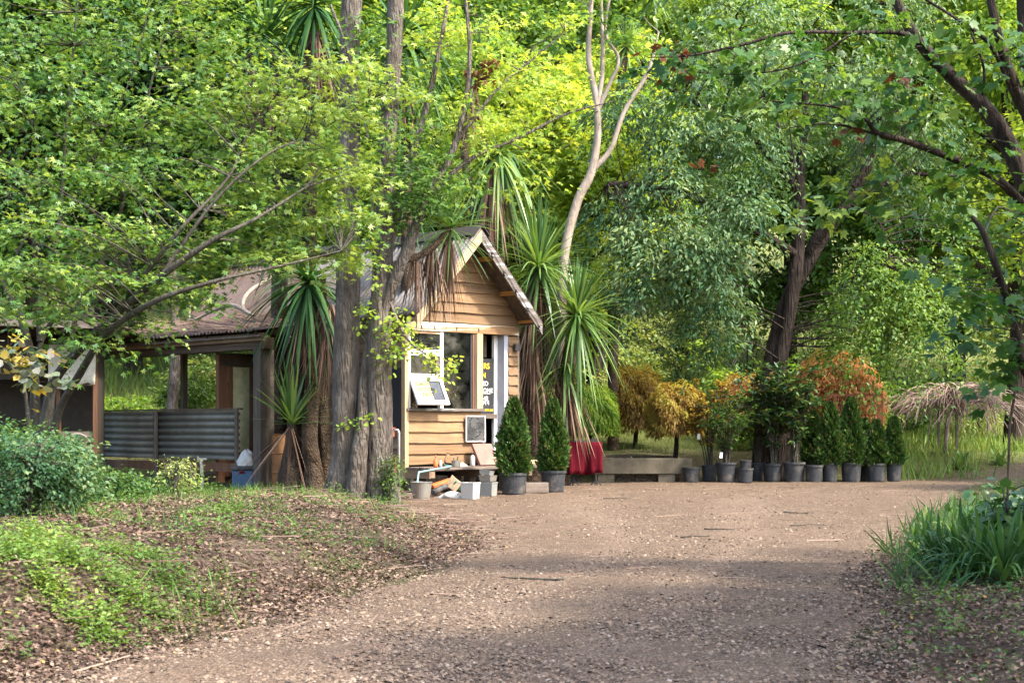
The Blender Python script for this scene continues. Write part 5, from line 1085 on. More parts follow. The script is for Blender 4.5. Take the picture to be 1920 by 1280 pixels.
srow = [(1270, 115, 12.5, 70, 30, .3, 6, -.15), (1370, 110, 12.6, 80, 40, .35, 7, -.1), (1480, 110, 12.6, 90, 40, .4, 8, 0), (1560, 170, 12.4, 110, 45, .4, 13, .1), (1650, 190, 12.5, 90, 50, .4, 11, .1), (1470, 205, 12.3, 90, 30, .3, 8, .05), (1720, 200, 12.6, 90, 50, .5, 11, .12), (1700, 330, 12.6, 90, 35, .4, 9, .2), (1610, 360, 12.5, 70, 25, .3, 6, .35), (1520, 400, 12.5, 45, 25, .3, 4, .4), (1800, 380, 12.6, 80, 45, .5, 10, .25), (1850, 280, 12.4, 80, 60, .5, 10, -.05), (1800, 80, 12.5, 100, 60, .6, 12, .1), (1900, 120, 12.4, 60, 80, .5, 9, -.1), (1880, 420, 12.2, 70, 50, .4, 10, .15), (1640, 40, 12.6, 90, 40, .4, 8, .2), (1330, 60, 12.5, 60, 30, .3, 4, -.1)]
srow2 = [(1860, 470, 11, 60, 40, .3, 7, -.1), (1800, 530, 10.9, 60, 35, .3, 6, -.15), (1890, 580, 11, 50, 50, .3, 8, -.1), (1790, 590, 10.8, 40, 30, .3, 4, -.2), (1905, 680, 11, 40, 40, .3, 6, -.1), (1870, 650, 11, 40, 40, .3, 4, 0)]
def wrow(x, y, z, r, n): k = F / y; return (960 + x * k, HY - (z - CZ) * k, y, r * k, r * .7 * k, r, n, 0)
off = [wrow(4.6, 7.6, 4.7, 1.2, 34), wrow(5.8, 8.6, 5.2, 1.4, 40), wrow(6.8, 9.6, 5.4, 1.4, 36), wrow(5.4, 6.2, 4.8, 1.3, 34), wrow(6.6, 7.0, 5.6, 1.5, 36), wrow(3.9, 6.8, 4.9, 1.0, 26), wrow(7.5, 11.5, 5.2, 1.5, 30)]
root = empty('broadleaf_maple', tuple(b), 0, 'large-leaved maple whose limbs hang into the upper right corner', 'tree')
limbs('trunk', sy, M['bark_dark'], root, b, 10, .08)
syc_var = []
for q in range(6):
    V, T = TM['syc']; V = V.copy(); V[:, 2] += R.normal(0, .05, len(V)); me = npmesh('leaf', V, T, np.full(len(T), [.15, .35, .5, .65, .8, .95][q])); me.materials.append(M['syc']); syc_var.append(me)
C, D, Tn = clumps(srow + srow2); P, fw, nr, rn = sprays(C, D, .42, 7, .18, .25, .5, Tn)
tws = twigs(C, D, sy, .8, .004, 1.2); limbs('branch', tws, M['bark_maple'], root, b, 5, .03, 3)['kind'] = 'stuff'
idx = R.permutation(len(P)); far = idx[300:]; P[:, 2] -= .02
for i in idx[:300]:
    f = Vector(fw[i]).normalized(); s = f.cross(Vector(nr[i])).normalized(); nn = s.cross(f)
    o = bpy.data.objects.new('leaf', syc_var[int(np.clip(rn[i] * 6, 0, 5))]); COL.objects.link(o); o.parent = root
    Mx = Matrix((s, f, nn)).transposed().to_4x4() @ Matrix.Scale(R.uniform(.06, .1), 4); Mx.translation = Vector(P[i] - b); o.matrix_basis = Mx
leafobj('crown', P[far], fw[far], nr[far], R.uniform(.06, .1, len(far)), 'syc', M['syc'], rn[far], root, b, kind='stuff')
C, D, Tn = clumps(off); P, fw, nr, rn = sprays(C, D, .7, 26, .35, .3, .5, Tn); leafobj('crown', P, fw, nr, .17, 'syc', M['syc'], rn, root, b)
rr_ = [(1255, 95, 12.5, 30, 20, .1, 3), (1275, 110, 12.5, 25, 16, .1, 2), (1710, 138, 12.5, 25, 20, .1, 3), (1590, 250, 12.4, 20, 14, .1, 2), (1305, 300, 12.5, 10, 10, .1, 1)]
C, D, Tn = clumps(rr_); P, fw, nr, rn = sprays(C, D, .15, 4, .08, .5, .6, Tn); leafobj('withered_leaves', P, fw, nr, .07, 'syc', M['rust_leaf'], rn, root, b)
C, D, Tn = clumps([(905, 135, 22.3, 20, 15, .1, 3), (925, 110, 22.3, 12, 10, .1, 2)]); P, fw, nr, rn = sprays(C, D, .2, 14, .1, .4, .6, Tn)
o = leafobj('withered_leaf_cluster', P, fw, nr, .1, 'maple3', M['rust_leaf'], rn); tag(o, 'rust-red withered leaf cluster hanging high above the hut ridge', 'dead leaves')

# ------------------------------------------------------------------ potted plants
def pot(px, Y, wpx, hpx, label, cat='pot', name='nursery_pot', soil=True, dz=0.0, group='black nursery pots'):
    """black pot, real width/height from its size in the photo"""
    k = Y / F; r = wpx * k / 2; h = hpx * k; b = on_ground(px, Y, .012 + dz); root = empty(name, tuple(b), R.random() * 6, label, cat, group)
    MB().lathe([(0, 0), (r * .78, 0), (r * .82, h * .05), (r * .93, h * .86), (r * .93, h * .88), (r, h * .88), (r * 1.01, h * .93), (r, h), (r * .94, h), (r * .9, h * .8), (0, h * .78)][0:9], 28).build('body', M['black_plastic'], root, smooth=False)
    MB().lathe([(r * .94, h), (r * .9, h * .84)], 28).build('rim', M['black_plastic'], root)
    if soil: MB().lathe([(r * .92, h * .84), (r * .5, h * .88), (0.001, h * .87)], 20).build('soil', M['potsoil'], root, smooth=True)
    return root, b, r, h
CN = []
def conifer_mesh(n=8500, wob=0.0, notch=False):
    """unit conifer: height 1, radius ~1 at widest (scaled per plant)"""
    t = R.random(n) ** .85; a = R.random(n) * 6.28
    prof = np.where(t < .12, .72 + t * 2.3, 1.0 * np.clip(1 - ((t - .12) / .9) ** 1.7, 0, 1) ** .75)
    if notch: prof = prof * (1 - .28 * np.exp(-((t - .58) / .07) ** 2))
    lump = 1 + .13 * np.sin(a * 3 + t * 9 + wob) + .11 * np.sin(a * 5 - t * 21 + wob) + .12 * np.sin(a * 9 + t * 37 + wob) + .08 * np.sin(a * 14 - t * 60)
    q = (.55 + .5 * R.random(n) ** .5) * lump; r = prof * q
    P = np.stack([np.cos(a) * r, np.sin(a) * r, t], 1); return P, a, q, t
def conifer(root, b, r, h, hh, rr, seed, n=8500, notch=False):
    P, a, q, t = conifer_mesh(n, seed, notch); P = P * (rr, rr, hh) + (0, 0, h * .82)
    fw = np.stack([np.cos(a) * .8, np.sin(a) * .8, .75 + .5 * t], 1) + R.normal(0, .32, (n, 3)); nr = np.stack([np.cos(a + 1.2), np.sin(a + 1.2), np.zeros(n)], 1) + R.normal(0, .6, (n, 3))
    tm = (np.array([(0, 0, 0), (.22, .5, .03), (0, 1, 0), (-.22, .5, .03)], float), TM['oval'][1])
    brown = (R.random(n) < .07) * .6
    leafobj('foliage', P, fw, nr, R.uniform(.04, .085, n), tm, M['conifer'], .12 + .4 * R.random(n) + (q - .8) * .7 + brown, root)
    MB().tube([(0, 0, h * .8), (.01, 0, h + hh * .5), (0, 0, h + hh * .85)], [.03, .02, .006], 7).build('stem', M['bark_dark'], root)
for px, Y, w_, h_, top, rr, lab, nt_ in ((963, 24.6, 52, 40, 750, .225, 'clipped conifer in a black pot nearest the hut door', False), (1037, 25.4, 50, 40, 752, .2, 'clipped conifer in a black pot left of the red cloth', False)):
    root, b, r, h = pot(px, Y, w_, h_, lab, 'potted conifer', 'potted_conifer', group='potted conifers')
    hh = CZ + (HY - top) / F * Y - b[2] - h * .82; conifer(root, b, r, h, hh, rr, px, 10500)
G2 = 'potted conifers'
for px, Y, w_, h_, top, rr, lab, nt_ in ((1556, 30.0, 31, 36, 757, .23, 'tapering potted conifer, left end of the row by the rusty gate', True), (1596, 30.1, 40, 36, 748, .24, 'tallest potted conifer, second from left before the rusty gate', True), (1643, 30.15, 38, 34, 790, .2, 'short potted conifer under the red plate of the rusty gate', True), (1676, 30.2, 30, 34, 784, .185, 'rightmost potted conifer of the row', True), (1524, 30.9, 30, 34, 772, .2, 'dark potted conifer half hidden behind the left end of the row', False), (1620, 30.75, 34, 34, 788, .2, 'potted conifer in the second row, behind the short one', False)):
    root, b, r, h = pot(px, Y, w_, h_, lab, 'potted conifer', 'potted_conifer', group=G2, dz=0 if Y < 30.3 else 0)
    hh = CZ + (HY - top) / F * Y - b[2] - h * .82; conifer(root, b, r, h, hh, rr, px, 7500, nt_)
def rhodo(px, Y, w_, h_, top, spread, lab, nst=7, mat='rhodo', size=.15, tm='slim', wl=9, nm='potted_rhododendron', cat='potted shrub'):
    root, b, r, h = pot(px, Y, w_, h_, lab, cat, nm, group='potted shrubs'); hh = CZ + (HY - top) / F * Y - b[2] - h; ps = []; tips = []
    for k in range(nst):
        a = R.random() * 6.28; q = R.uniform(.3, 1) ; e = np.array((math.cos(a) * spread * q, math.sin(a) * spread * q, h * .85 + hh * R.uniform(.45, 1.0))); m_ = np.array((e[0] * .35, e[1] * .35, h * .85 + (e[2] - h) * .5))
        ps.append([(R.normal(0, .03), R.normal(0, .03), h * .8, .013), tuple(m_) + (.01,), tuple(e) + (.006,)]); tips += [e, m_ * .4 + e * .6, m_]
        for z in range(4):
            f = R.uniform(.3, .95); s = m_ * (1 - f) + e * f; e2 = s + (R.normal(0, spread * .4), R.normal(0, spread * .4), R.uniform(.0, .2)); ps.append([tuple(s) + (.006,), tuple((s + e2) / 2) + (.005,), tuple(e2) + (.004,)]); tips.append(e2)
    limbs('stems', ps, M['bark_maple'], root, np.zeros(3), 6, .05, 3); tips = np.array(tips); n = len(tips) * wl
    P = np.repeat(tips, wl, 0) + R.normal(0, .015, (n, 3)); a = np.tile(np.arange(wl) * 6.28 / wl, len(tips)) + np.repeat(R.random(len(tips)) * 6, wl)
    fw = np.stack([np.cos(a), np.sin(a), R.normal(.05, .45, n)], 1); nr = np.tile((0, 0, 1.), (n, 1)) + R.normal(0, .3, (n, 3)); leafobj('foliage', P, fw, nr, size * R.uniform(.7, 1.2, n), tm, M[mat], R.random(n), root); return root
rhodo(1450, 30.0, 35, 34, 690, .48, 'potted rhododendron with long dark leaves in front of the evergreen trunk', 20, tm='lance')
rhodo(1489, 29.9, 42, 38, 680, .42, 'potted rhododendron with pale forked stem, right of the evergreen trunk', 18, wl=11, tm='lance')
rhodo(1362, 29.8, 40, 37, 720, .55, 'wide leafy potted azalea with a plant tag, left of the stacked pots', 18, 'ivy', .07, 'oval', 14, 'potted_azalea')
rhodo(1421, 30.5, 26, 34, 675, .4, 'tall thin potted shrub behind the stacked pots', 14, tm='lance')
rhodo(1330, 30.5, 30, 30, 705, .45, 'fine-leaved potted shrub half behind the azalea', 14, 'gold', .07, 'oval', 16, 'potted_azalea')
pot(1296, 29.7, 33, 29, 'empty black pot at the end of the concrete beam')
pot(1526, 29.8, 35, 32, 'black pot between the forked rhododendron and first conifer')
_, b1, r1, h1 = pot(1397, 29.7, 32, 27, 'lower black pot of the two stacked beside the azalea')
pot(1398, 29.7, 24, 20, 'smaller black pot stacked on top of another', dz=h1 * .82)
for px, py, Y in ((1352, 853, 29.6), (1310, 818, 30.2)):
    o = MB().box(-.028, .028, -.002, .002, -.055, .055).build('plant_tag', M['white_paint']); o.location = W(px, py, Y); o.rotation_euler = (0, .1, .2); tag(o, 'white plastic plant tag hanging in the %s' % ('azalea pot' if px > 1330 else 'bronze leaves above the empty pot'), 'tag')

# ------------------------------------------------------------------ beam, table, gate, bench
o = W(1120, 888, 29.85); cbm = empty('concrete_beam', (o[0], 29.85, 0), 0, 'long mossy concrete beam edging the raised garden bed', 'beam')
MB().box(-.4, 1.78, -.09, .09, .17, .465).build('beam', M['concrete'], cbm, bevel=.012)
for x_ in (.0, 1.15): MB().box(x_, x_ + .32, -.06, .12, -.06, .168).build('block', M['concrete'], cbm, bevel=.01)
tb = empty('cloth_table', tuple(on_ground(1096, 28.2, 0)), 0, 'small table hidden under a hanging dark red cloth', 'table')
n = 22; V = []
kx = 28.2 / F; wx = 32 * kx; zt = CZ + (HY - 828) / F * 28.2 - float(tb.location.z); zb = CZ + (HY - 889) / F * 28.2 - float(tb.location.z)
for j in range(8):
    q = j / 7
    for i in range(n + 1):
        s = i / n; V.append((-wx + 2 * wx * s + .02 * q * (s - .5), -.2 - .035 * q - .05 * q * math.sin(s * 8.5 + .6) - .03 * q * math.sin(s * 21), zt + (zb - zt) * q + .015 * math.sin(s * 9) * q + .02 * s * q))
top_ = [(-wx + 2 * wx * i / n, .22, zt - .004) for i in range(n + 1)]; m0 = len(V); V += top_
Fs = [(j * (n + 1) + i, (j + 1) * (n + 1) + i, (j + 1) * (n + 1) + i + 1, j * (n + 1) + i + 1) for j in range(7) for i in range(n)] + [(i, i + 1, m0 + i + 1, m0 + i) for i in range(n)]
co_ = MB().add(V, Fs).build('cloth', M['red_cloth'], tb, smooth=True); sd = co_.modifiers.new('t', 'SOLIDIFY'); sd.thickness = .006
MB().box(-wx + .01, wx - .01, -.19, .22, zt - .035, zt - .01).build('top', M['weathered'], tb)
for sx_ in (-1, 1):
    lg = MB(); lg.tube([(sx_ * .2, -.14, zt - .04), (sx_ * .2, -.14, .12), (sx_ * .22, -.14, .02)], .012, 8); lg.tube([(sx_ * .2, .17, zt - .04), (sx_ * .2, .17, .0)], .012, 8); lg.build('leg', M['ink'], tb)
    ft = MB(); ft.tube([(sx_ * .2 - .1, -.14, .02), (sx_ * .2 - .04, -.14, .07), (sx_ * .2, -.14, .09), (sx_ * .2 + .04, -.14, .07), (sx_ * .2 + .1, -.14, .02)], .012, 6); ft.build('foot', M['ink'], tb)
bn = empty('timber_edging', tuple(on_ground(1080, 30.4, 0)), .0, 'grey sleeper and short post behind the red cloth table', 'sleeper'); zz = CZ + (HY - 824) / F * 30.4 - float(bn.location.z)
MB().box(-.35, .28, -.06, .06, zz - .14, zz).build('sleeper', M['weathered'], bn, bevel=.008); MB().box(.285, .42, -.08, .08, -.1, zz + .03).build('post', M['weathered'], bn, bevel=.008)
gt = empty('rusty_gate', (float(W(1602, 780, 31.8)[0]), 31.8, 0), 0, 'rusty steel gate frame with bent bars behind the potted conifers', 'gate'); kg = 31.8 / F
gx = lambda px: (px - 1602) * kg
gzp = lambda py: CZ + (HY - py) * kg
fr_ = MB(); fr_.box(gx(1549), gx(1656), -.015, .015, gzp(743), gzp(738)); fr_.box(gx(1549), gx(1553), -.015, .015, .3, gzp(743)); fr_.box(gx(1652), gx(1656), -.015, .015, .3, gzp(743)); fr_.box(gx(1553), gx(1652), -.012, .012, gzp(870), gzp(866)); fr_.build('frame', M['rust'], gt)
for i, px in enumerate((1568, 1578, 1588, 1598, 1610, 1622, 1638)):
    bt = MB(); bt.tube([(gx(px), 0, gzp(743)), (gx(px + (3 if i > 3 else 0)), 0, gzp(775)), (gx(px - (5 if i in (4, 5) else 0)), 0, gzp(820)), (gx(px), 0, gzp(868))], .012, 6); bt.build('bar', M['rust'], gt)
MB().box(gx(1563), gx(1568), -.02, -.013, gzp(760), gzp(742)).build('plate', M['rust'], gt); MB().box(gx(1644), gx(1651), -.02, .0, gzp(788), gzp(758)).build('plate', M['orange_plastic' if False else 'rust'], gt); MB().box(gx(1618), gx(1652), -.01, .01, gzp(760), gzp(757)).build('cross_bar', M['rust'], gt)

# ------------------------------------------------------------------ clutter round the deck
def deckat(u, t_, z=.427): return lp(u, t_, z)
def bottle(u, t_, prof, mat, capm, label, cap=None):
    e = empty('bottle', deckat(u, t_), 0, label, 'bottle'); MB().lathe([(0, 0)] + prof, 14).build('body', M[mat], e, smooth=True)
    if cap: MB().lathe(cap, 12).build('cap', M[capm], e)
    return e
bottle(.2, -.5, [(.034, 0), (.036, .02), (.036, .09), (.016, .125), (.013, .14)], 'orange_plastic', 'red_tap', 'small orange squeeze bottle with red cap on the deck corner', [(.014, .14), (.014, .175), (.006, .19), (.001, .19)])
bottle(.3, -.5, [(.026, 0), (.028, .02), (.028, .08), (.012, .11)], 'white_plastic', 'red_tap', 'small white bottle beside the orange one on the deck', [(.012, .11), (.012, .135), (.001, .14)])
bottle(.56, -.38, [(.06, 0), (.062, .02), (.062, .1), (.028, .19), (.03, .24)], 'clear', 'ink', 'clear glass carafe standing on the deck by the wall')
bottle(1.02, -.45, [(.038, 0), (.04, .02), (.04, .15), (.014, .18)], 'white_plastic', 'ink', 'white labelled bottle with black cap on the deck', [(.014, .18), (.014, .215), (.001, .217)])
e = empty('tin_can', deckat(.6, -.53), 0, 'grey tin tub holding tools on the deck edge', 'tub'); MB().lathe([(0, 0), (.07, 0), (.075, .1), (.07, .1), (.066, .02)], 18).build('body', M['steel'], e)
tl = MB(); tl.tube([(0, 0, .03), (.03, .01, .16)], .008, 6); tl.tube([(-.02, .02, .03), (-.04, .03, .14)], .007, 6); tl.build('tools', M['ink'], e)
def lump(name, label, cat, loc, rx, ry, rz, mat, seed=0, rot=0):
    V = []; n1, n2 = 18, 9
    for j in range(n2 + 1):
        for i in range(n1):
            a = i / n1 * 6.283; q = j / n2 * math.pi / 2; k = 1 + .18 * math.sin(a * 3 + seed + q * 4) + .1 * math.sin(a * 7 + seed * 2 - q * 9) + random.uniform(-.05, .05); V.append((rx * k * math.cos(a) * math.cos(q), ry * k * math.sin(a) * math.cos(q), rz * math.sin(q) * (1 + .2 * math.sin(a * 4 + q * 5 + seed))))
    Fs = [(j * n1 + i, j * n1 + (i + 1) % n1, (j + 1) * n1 + (i + 1) % n1, (j + 1) * n1 + i) for j in range(n2) for i in range(n1)]
    o = MB().add(V, Fs).build(name, M[mat], None, smooth=True); o.location = loc; o.rotation_euler = (0, 0, rot); return tag(o, label, cat)
lump('rag', 'crumpled pale rag beside the tin tub on the deck', 'rag', deckat(.74, -.5, .424), .09, .06, .06, 'rag', 2, HA)
# tap standpipe
tpb = W(748, 912, 24.2); tp_ = empty('standpipe', (tpb[0], 24.2, 0), 0, 'grey standpipe with a red-handled tap at the hut corner', 'tap'); zt = CZ + (HY - 806) / F * 24.2
pi_ = MB(); pi_.tube([(0, 0, -.05), (0, 0, zt - .04), (-.015, 0, zt), (-.07, 0, zt)], .02, 10); pi_.build('pipe', M['pipe'], tp_, smooth=True)
MB().tube([(-.07, 0, zt), (-.085, 0, zt - .02), (-.085, 0, zt - .1)], .016, 8).build('spout', M['red_tap'], tp_); MB().bar((-.11, 0, zt + .03), (-.05, 0, zt + .03), .015, .02).build('handle', M['red_tap'], tp_)
MB().box(-.06, -.04, -.01, .03, -.05, .6).build('stake', M['rust'], tp_); MB().lathe([(.03, 0), (.03, .12), (.021, .125)], 10).build('collar', M['concrete'], tp_)
# hose from deck into the bucket
hs = MB(); hs.tube([tuple(deckat(.36, -.52, .46)), tuple(deckat(.38, -.66, .44)), tuple(W(785, 885, 23.7)), tuple(W(783, 900, 23.5)), tuple(W(781, 910, 23.3))], .013, 8)
tag(hs.build('hose', M['hose'], None, smooth=True), 'short pale green hose hanging from the deck into the bucket', 'hose')
# buckets and tubs on the ground
b = on_ground(790, 23.3, .012); e = empty('bucket', tuple(b), .4, 'battered galvanised bucket with wire handle under the hose', 'bucket'); kk = 23.3 / F; r0, r1, h = 15.5 * kk, 20 * kk, 34 * kk
MB().lathe([(0, 0), (r0, 0), (r0 * 1.02, .01), (r1, h), (r1 * 1.04, h), (r1 * 1.04, h - .012), (r1 * .98, h - .012), (r0 * .96, .02), (0, .02)], 26).build('body', M['steel'], e, smooth=False)
hd = MB(); hd.tube([(r1 * 1.03 * math.cos(a), r1 * 1.03 * math.sin(a) * .75 - .03, h - .02 - .16 * math.sin(a) * (1 if a < 3.2 else 1)) for a in np.linspace(0, math.pi, 14)], .004, 5); hd.build('handle', M['steel'], e).rotation_euler = (0, 0, 3.6)
def tub(px, Y, w_, h_, name, label, mat, rot, lidm=None, dz=0, taper=.9):
    b = on_ground(px, Y, .012 + dz); k = Y / F; a = w_ * k / 2 * .78; h = h_ * k; e = empty(name, tuple(b), rot, label, 'tub')
    V = []; 
    for z, s in ((0, taper), (h * .9, 1), (h * .9, 1.05), (h, 1.05), (h, .97), (.02, taper * .94)):
        V += [(-a * s, -a * s, z), (a * s, -a * s, z), (a * s, a * s, z), (-a * s, a * s, z)]
    Fs = [(3, 2, 1, 0)] + [(j * 4 + i, j * 4 + (i + 1) % 4, j * 4 + 4 + (i + 1) % 4, j * 4 + 4 + i) for j in range(5) for i in range(4)] + [(20, 21, 22, 23)]
    MB().add(V, Fs).build('body', M[mat], e, bevel=.008); return e
tub(882, 23.4, 35, 31, 'square_tub', 'square white plastic tub with shaded left side in front of the deck', 'white_plastic', math.radians(62))
tub(916, 24.3, 33, 26, 'square_tub', 'grey square tub under the deck beside the potted conifer', 'grey_plastic', math.radians(66))
tub(915, 24.3, 32, 11, 'square_tray', 'battered pale tray stacked on the grey tub', 'steel', math.radians(60), dz=.225)
tub(912, 24.35, 28, 9, 'square_tray', 'upper pale tray tilted on top of the tray stack', 'grey_plastic', math.radians(75), dz=.32).rotation_euler = (.12, .1, 1.2)
# junk under the deck
pc = MB(); cpts = [W(812, 923, 23.9), W(820, 919, 24), W(832, 913, 24.2), W(842, 913, 24.3)]; sp2 = smooth_path([tuple(p) + (.045,) for p in cpts], 10)
rad = np.array([.05 if i % 2 else .04 for i in range(len(sp2))]); pc.tube(sp2[:, :3], rad, 12); tag(pc.build('ribbed_pipe', M['black_plastic'], None), 'short black ribbed drainage pipe lying by the bucket', 'pipe')
o = MB().box(-.17, .17, -.06, .06, -.03, .03, jit=.012).build('orange_offcut', M['orange_plastic'], None, bevel=.01); o.location = W(828, 912, 24.3) + np.array((0, 0, .05)); o.rotation_euler = (.2, -.25, .5); tag(o, 'orange plastic offcut lying under the deck', 'offcut')
o = MB().box(-.02, .02, -.12, .12, -.08, .1, jit=.01).build('brick_piece', M['stone_block'], None, bevel=.006); o.location = W(850, 908, 24.2) + np.array((0, 0, .0)); o.rotation_euler = (.5, .4, .9); tag(o, 'broken tan tile leaning under the deck', 'tile')
o = MB().box(-.1, .1, -.015, .015, -.06, .06).build('green_offcut', M['green_plastic'], None, bevel=.004); o.location = W(862, 911, 24.2); o.rotation_euler = (.5, .35, .3); tag(o, 'green plastic offcut beside the broken tile', 'offcut')
lump('rag_heap', 'heap of dirty rags and dead leaves between the bucket and white tub', 'rags', on_ground(848, 23.6, .01), .2, .14, .09, 'rag', 5)
lump('stone', 'rounded tan stone at the foot of the standpipe', 'stone', on_ground(738, 23.9, 0), .11, .09, .1, 'stone_block', 1)
o = MB().box(-.2, .2, -.05, .05, 0, .07, jit=.008).build('short_sleeper', M['weathered'], None, bevel=.01); o.location = on_ground(762, 23.9, .01); o.rotation_euler = (0, 0, .25); tag(o, 'short grey timber lying beside the bucket', 'timber')
o = MB().box(-.19, .19, -.09, .09, 0, .17, jit=.01).build('timber_block', M['weathered'], None, bevel=.012); o.location = on_ground(1006, 25.1, .01); o.rotation_euler = (0, 0, .1); tag(o, 'squat timber block between the two clipped conifers', 'block')
o = MB().box(-.28, .28, -.14, .14, 0, .07, jit=.01).build('stone_step', M['stone_block'], None, bevel=.015); o.location = lp(2.62, -.2, .43); o.rotation_euler = (0, 0, HA); tag(o, 'sandstone slab on the right end of the deck', 'slab')
# things under the lean-to and beside the left wall
def wthing(name, label, cat, px, Y, dz=0): return empty(name, tuple(on_ground(px, Y, .0 + dz)), 0, label, cat)
e = wthing('steel_drum', 'brown ribbed drum behind the cabbage palm trunk', 'drum', 515, 26.3); r = .24; MB().lathe([(0, 0), (r, 0), (r, .28), (r + .015, .3), (r, .32), (r, .6), (r + .015, .62), (r, .64), (r, .92), (r + .012, .94), (r - .02, .94), (r - .02, .9), (0, .9)], 26).build('body', M['drum'], e)
e = wthing('blue_crate', 'dark blue plastic tub with red label below the frosted door', 'tub', 458, 26.2); MB().box(-.18, .18, -.15, .15, 0, .34).build('body', M['blue_plastic'], e, bevel=.02); MB().box(-.2, .2, -.17, .17, .342, .41).build('lid', M['black_plastic'], e, bevel=.02); MB().box(-.06, .03, -.156, -.151, .29, .33).build('label_patch', M['red_cloth'], e)
o = lump('plastic_bag', 'crumpled white plastic bag standing on the blue tub', 'bag', on_ground(463, 26.15, .42), .15, .11, .24, 'white_plastic', 3); 
e = wthing('white_chair_leg', 'white plastic leg standing below the tin half wall', 'plastic leg', 381, 26.6); MB().bar((0, 0, 0), (-.03, 0, .5), .09, .05).build('leg', M['white_plastic'], e, bevel=.01); MB().box(-.1, .06, -.04, .04, .5, .53).build('cap', M['white_plastic'], e)
e = wthing('white_rail', 'white slotted upright beside the twin trunk tree', 'upright', 606, 25.9); MB().box(-.04, .04, -.02, .02, 0, 1.72).build('rail', M['white_paint'], e)
for k in range(10): MB().box(-.005, .005, -.023, -.0205, .15 + k * .15, .19 + k * .15).build('slot', M['ink'], e)
e = wthing('shelf_rack', 'dim shelf of clutter against the hut side wall', 'shelf', 600, 26.5); 
for zz in (.35, .75, 1.15): MB().box(-.45, .35, .0, .25, zz, zz + .025).build('shelf', M['weathered'], e)
for x_ in (-.43, .33): MB().box(x_ - .02, x_ + .02, .0, .04, 0, 1.6).build('upright', M['post_dark'], e)
for k, (x_, zz, m_) in enumerate(((.1, .0, 'white_plastic'), (-.15, .376, 'orange_plastic'), (.15, .376, 'green_plastic'), (-.2, .776, 'grey_plastic'))):
    o = MB().box(-.11, .11, .03, .2, 0, .2).build('storage_box', M[m_], None, bevel=.015); o.location = on_ground(600, 26.5, 0) + np.array((x_, 0, zz)); tag(o, ['white box on the ground under the shelf rack', 'orange box on the lowest shelf of the rack', 'green box on the lowest shelf of the rack', 'grey box on the middle shelf of the rack'][k], 'box')
lump('plastic_sack', 'white and orange plastic sack beside the right trunk', 'sack', on_ground(722, 22.75, .3), .1, .08, .3, 'white_plastic', 4)
o = MB().lathe([(0, 0), (.1, 0), (.14, .3), (.145, .32), (.12, .32)], 16).build('orange_pot', M['orange_plastic'], None); o.location = on_ground(722, 22.75, .0); tag(o, 'orange plastic pot holding the sack by the right trunk', 'pot')

# ------------------------------------------------------------------ shrubs and plants in front
bush('ivy_shrub', 'small leafy shrub growing at the foot of the right trunk', 728, 22.0, .18, .85, 'herb', 'oval', .05, 60, 14, -.15)
bush('hedge_shrub', 'dense grey-green shrub filling the left edge in the foreground', 5, 15.2, .9, .86, 'ivy', 'oval', .05, 420, 34, .12, rz=1.4, bark='bark_dark')
bush('hedge_shrub', 'low dark shrub under the maple trunk', 200, 17.5, .55, .52, 'ivy', 'oval', .05, 240, 28, .02)
bush('hedge_shrub', 'low shrub below the tin half wall', 300, 19.2, .4, .38, 'dark', 'oval', .055, 170, 24, .25)
bush('hedge_shrub', 'rounded blue-green shrub nearest the camera on the left bank', 45, 12.9, .72, .8, 'camphor', 'oval', .045, 380, 30, .1)
for px, Y, h, lab in ((325, 18.0, .62, 'twiggy yellow-green young shrub left of the white leg'), (350, 18.3, .55, 'second twiggy young shrub, right beside the first')):
    bush('twiggy_shrub', lab, px, Y, .2, h, 'pale', 'oval', .04, 40, 10, 0, stems=9)
for px, Y, h, lab in ((1898, 12.6, .75, 'leafy stem plant at the right edge above the strap leaves'), (1880, 15, .6, 'leafy dark plant at the right edge farther up the driveway')):
    bush('leafy_plant', lab, px, Y, .3, h, 'dark', 'round', .08, 50, 12, .2)
o = MB().tube([tuple(on_ground(1886, 14.2, -.05)), tuple(W(1893, 800, 14.2)), tuple(W(1905, 720, 14.2))], .012, 6).build('garden_stake', M['bark_dark'], None); tag(o, 'thin dark garden stake at the right edge', 'stake')
# strap-leaved clumps
for i, (px, Y, L, n, mt) in enumerate(((1800, 12.2, .66, 46, 'bladed'), (1880, 11.6, .7, 48, 'bladed'), (1760, 13.2, .55, 40, 'bladed'), (1850, 13.0, .66, 44, 'bladed'), (1915, 12.4, .62, 30, 'bladed'), (1720, 14.6, .45, 30, 'blade'), (1790, 15.0, .5, 32, 'blade'), (1740, 16.6, .45, 28, 'blade'), (1830, 16.4, .5, 28, 'bladed'), (1840, 11.9, .72, 46, 'bladed'), (1780, 12.6, .62, 44, 'bladed'), (1910, 11.9, .7, 46, 'bladed'), (1820, 13.8, .6, 40, 'bladed'), (1740, 13.9, .52, 38, 'bladed'))):
    b = on_ground(px, Y, 0); lab = ['strap-leaved clump at the front corner of the right bank', 'strap-leaved clump nearest the right edge of the picture', 'small strap-leaved clump leaning over the driveway', 'strap-leaved clump in the middle of the right bank', 'strap-leaved clump cut by the right edge', 'grassy clump at the tip of the right bank', 'bright grassy clump behind the strap leaves', 'grassy clump farthest along the driveway edge', 'dark clump below the leafy plant', 'dense strap-leaved clump between the front corner and the right edge', 'strap-leaved clump just behind the front corner of the right bank', 'broad strap-leaved clump at the very right edge', 'strap-leaved clump behind the middle of the right bank', 'low strap-leaved clump near the tip of the right bank'][i]
    root = empty('strap_plant', tuple(b), 0, lab, 'plant', 'strap-leaved plants'); head(root, b, b + (0, 0, .02), n, L, mt, el0=25, el1=86, droop=(.6, 1.5), objs=True, wd=.042)
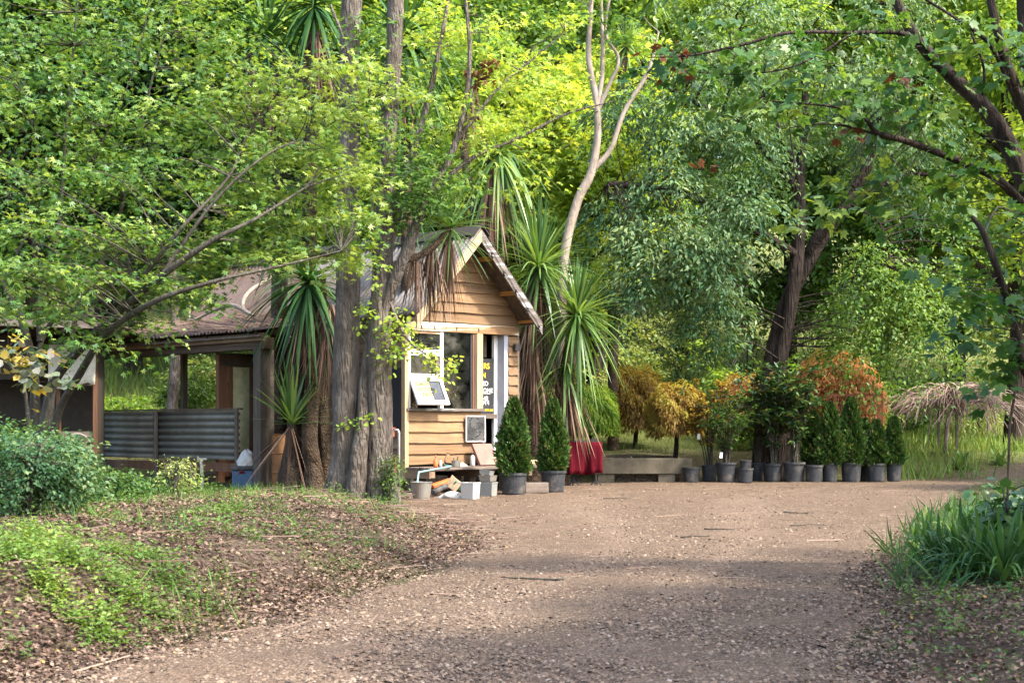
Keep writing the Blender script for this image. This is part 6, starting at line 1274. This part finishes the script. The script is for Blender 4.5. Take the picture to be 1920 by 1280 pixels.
# tufts of taller spikes and grass on the right bank
n = 700; a = R.random(n); px_ = R.uniform(1660, 1930, n); Y_ = R.uniform(11.5, 21, n); x = (px_ - 960) / F * Y_; k = x > edge_r(Y_) + .12 * nz(x, Y_, 2, 1); x, y = x[k], Y_[k]; n = len(x)
P = np.stack([x, y, gz(x, y)], 1); a = R.random(n) * 6.28; fw = np.stack([R.normal(0, .5, n), R.normal(0, .5, n), np.ones(n)], 1); up = np.stack([np.cos(a), np.sin(a), np.zeros(n)], 1)
o = leafobj('long_grass', P, fw, up, R.uniform(.15, .42, n), (TM['blade'][0] * (.05, 1, 1), TM['blade'][1]), M['bladed'], .3 + .7 * R.random(n)); tag(o, 'long green grass on the right bank', 'grass', kind='stuff')
# broad-leaved weed beyond the pots
for px, Y, L, n, lab in ((1800, 32.3, .55, 16, 'broad-leaved bright weed clump beyond the pots'), (1875, 32.6, .4, 12, 'smaller broad-leaved weed near the right edge beyond the driveway')):
    b = on_ground(px, Y, 0); root = empty('broad_weed', tuple(b), 0, lab, 'weed'); head(root, b, b, n, L, 'blade', el0=20, el1=80, droop=(.2, .7), objs=True, wd=.13)

# ------------------------------------------------------------------ sticks on the driveway
for i in range(9):
    py = R.uniform(925, 1140); px = R.uniform(560, 1560); k = (py - HY) / F; Y = 1.46 / (k + .016); x = (px - 960) / F * Y
    if Y > 24: Y = 23.5; x = (px - 960) / F * Y
    L = R.uniform(.2, .55); a = R.normal(-.15, .35) if R.random() < .7 else R.random() * 3; q = np.linspace(0, 1, 7); bend = R.normal(0, .05)
    xs_ = x + np.cos(a) * L * (q - .5) - np.sin(a) * bend * np.sin(q * 3.1); ys_ = Y + np.sin(a) * L * (q - .5) + np.cos(a) * bend * np.sin(q * 3.1) + .02 * np.sin(q * 9 + i)
    P = np.stack([xs_, ys_, gz(xs_, ys_) + .024], 1); V, Q = tube_np(P, np.linspace(.009, .004, 7) * R.uniform(.7, 1.2), 6, .15)
    o = link('fallen_stick', npmesh('fallen_stick', V, Q, smooth=True), M['bark_maple']); tag(o, 'thin fallen stick lying on the driveway gravel', 'stick', 'fallen sticks on the driveway')
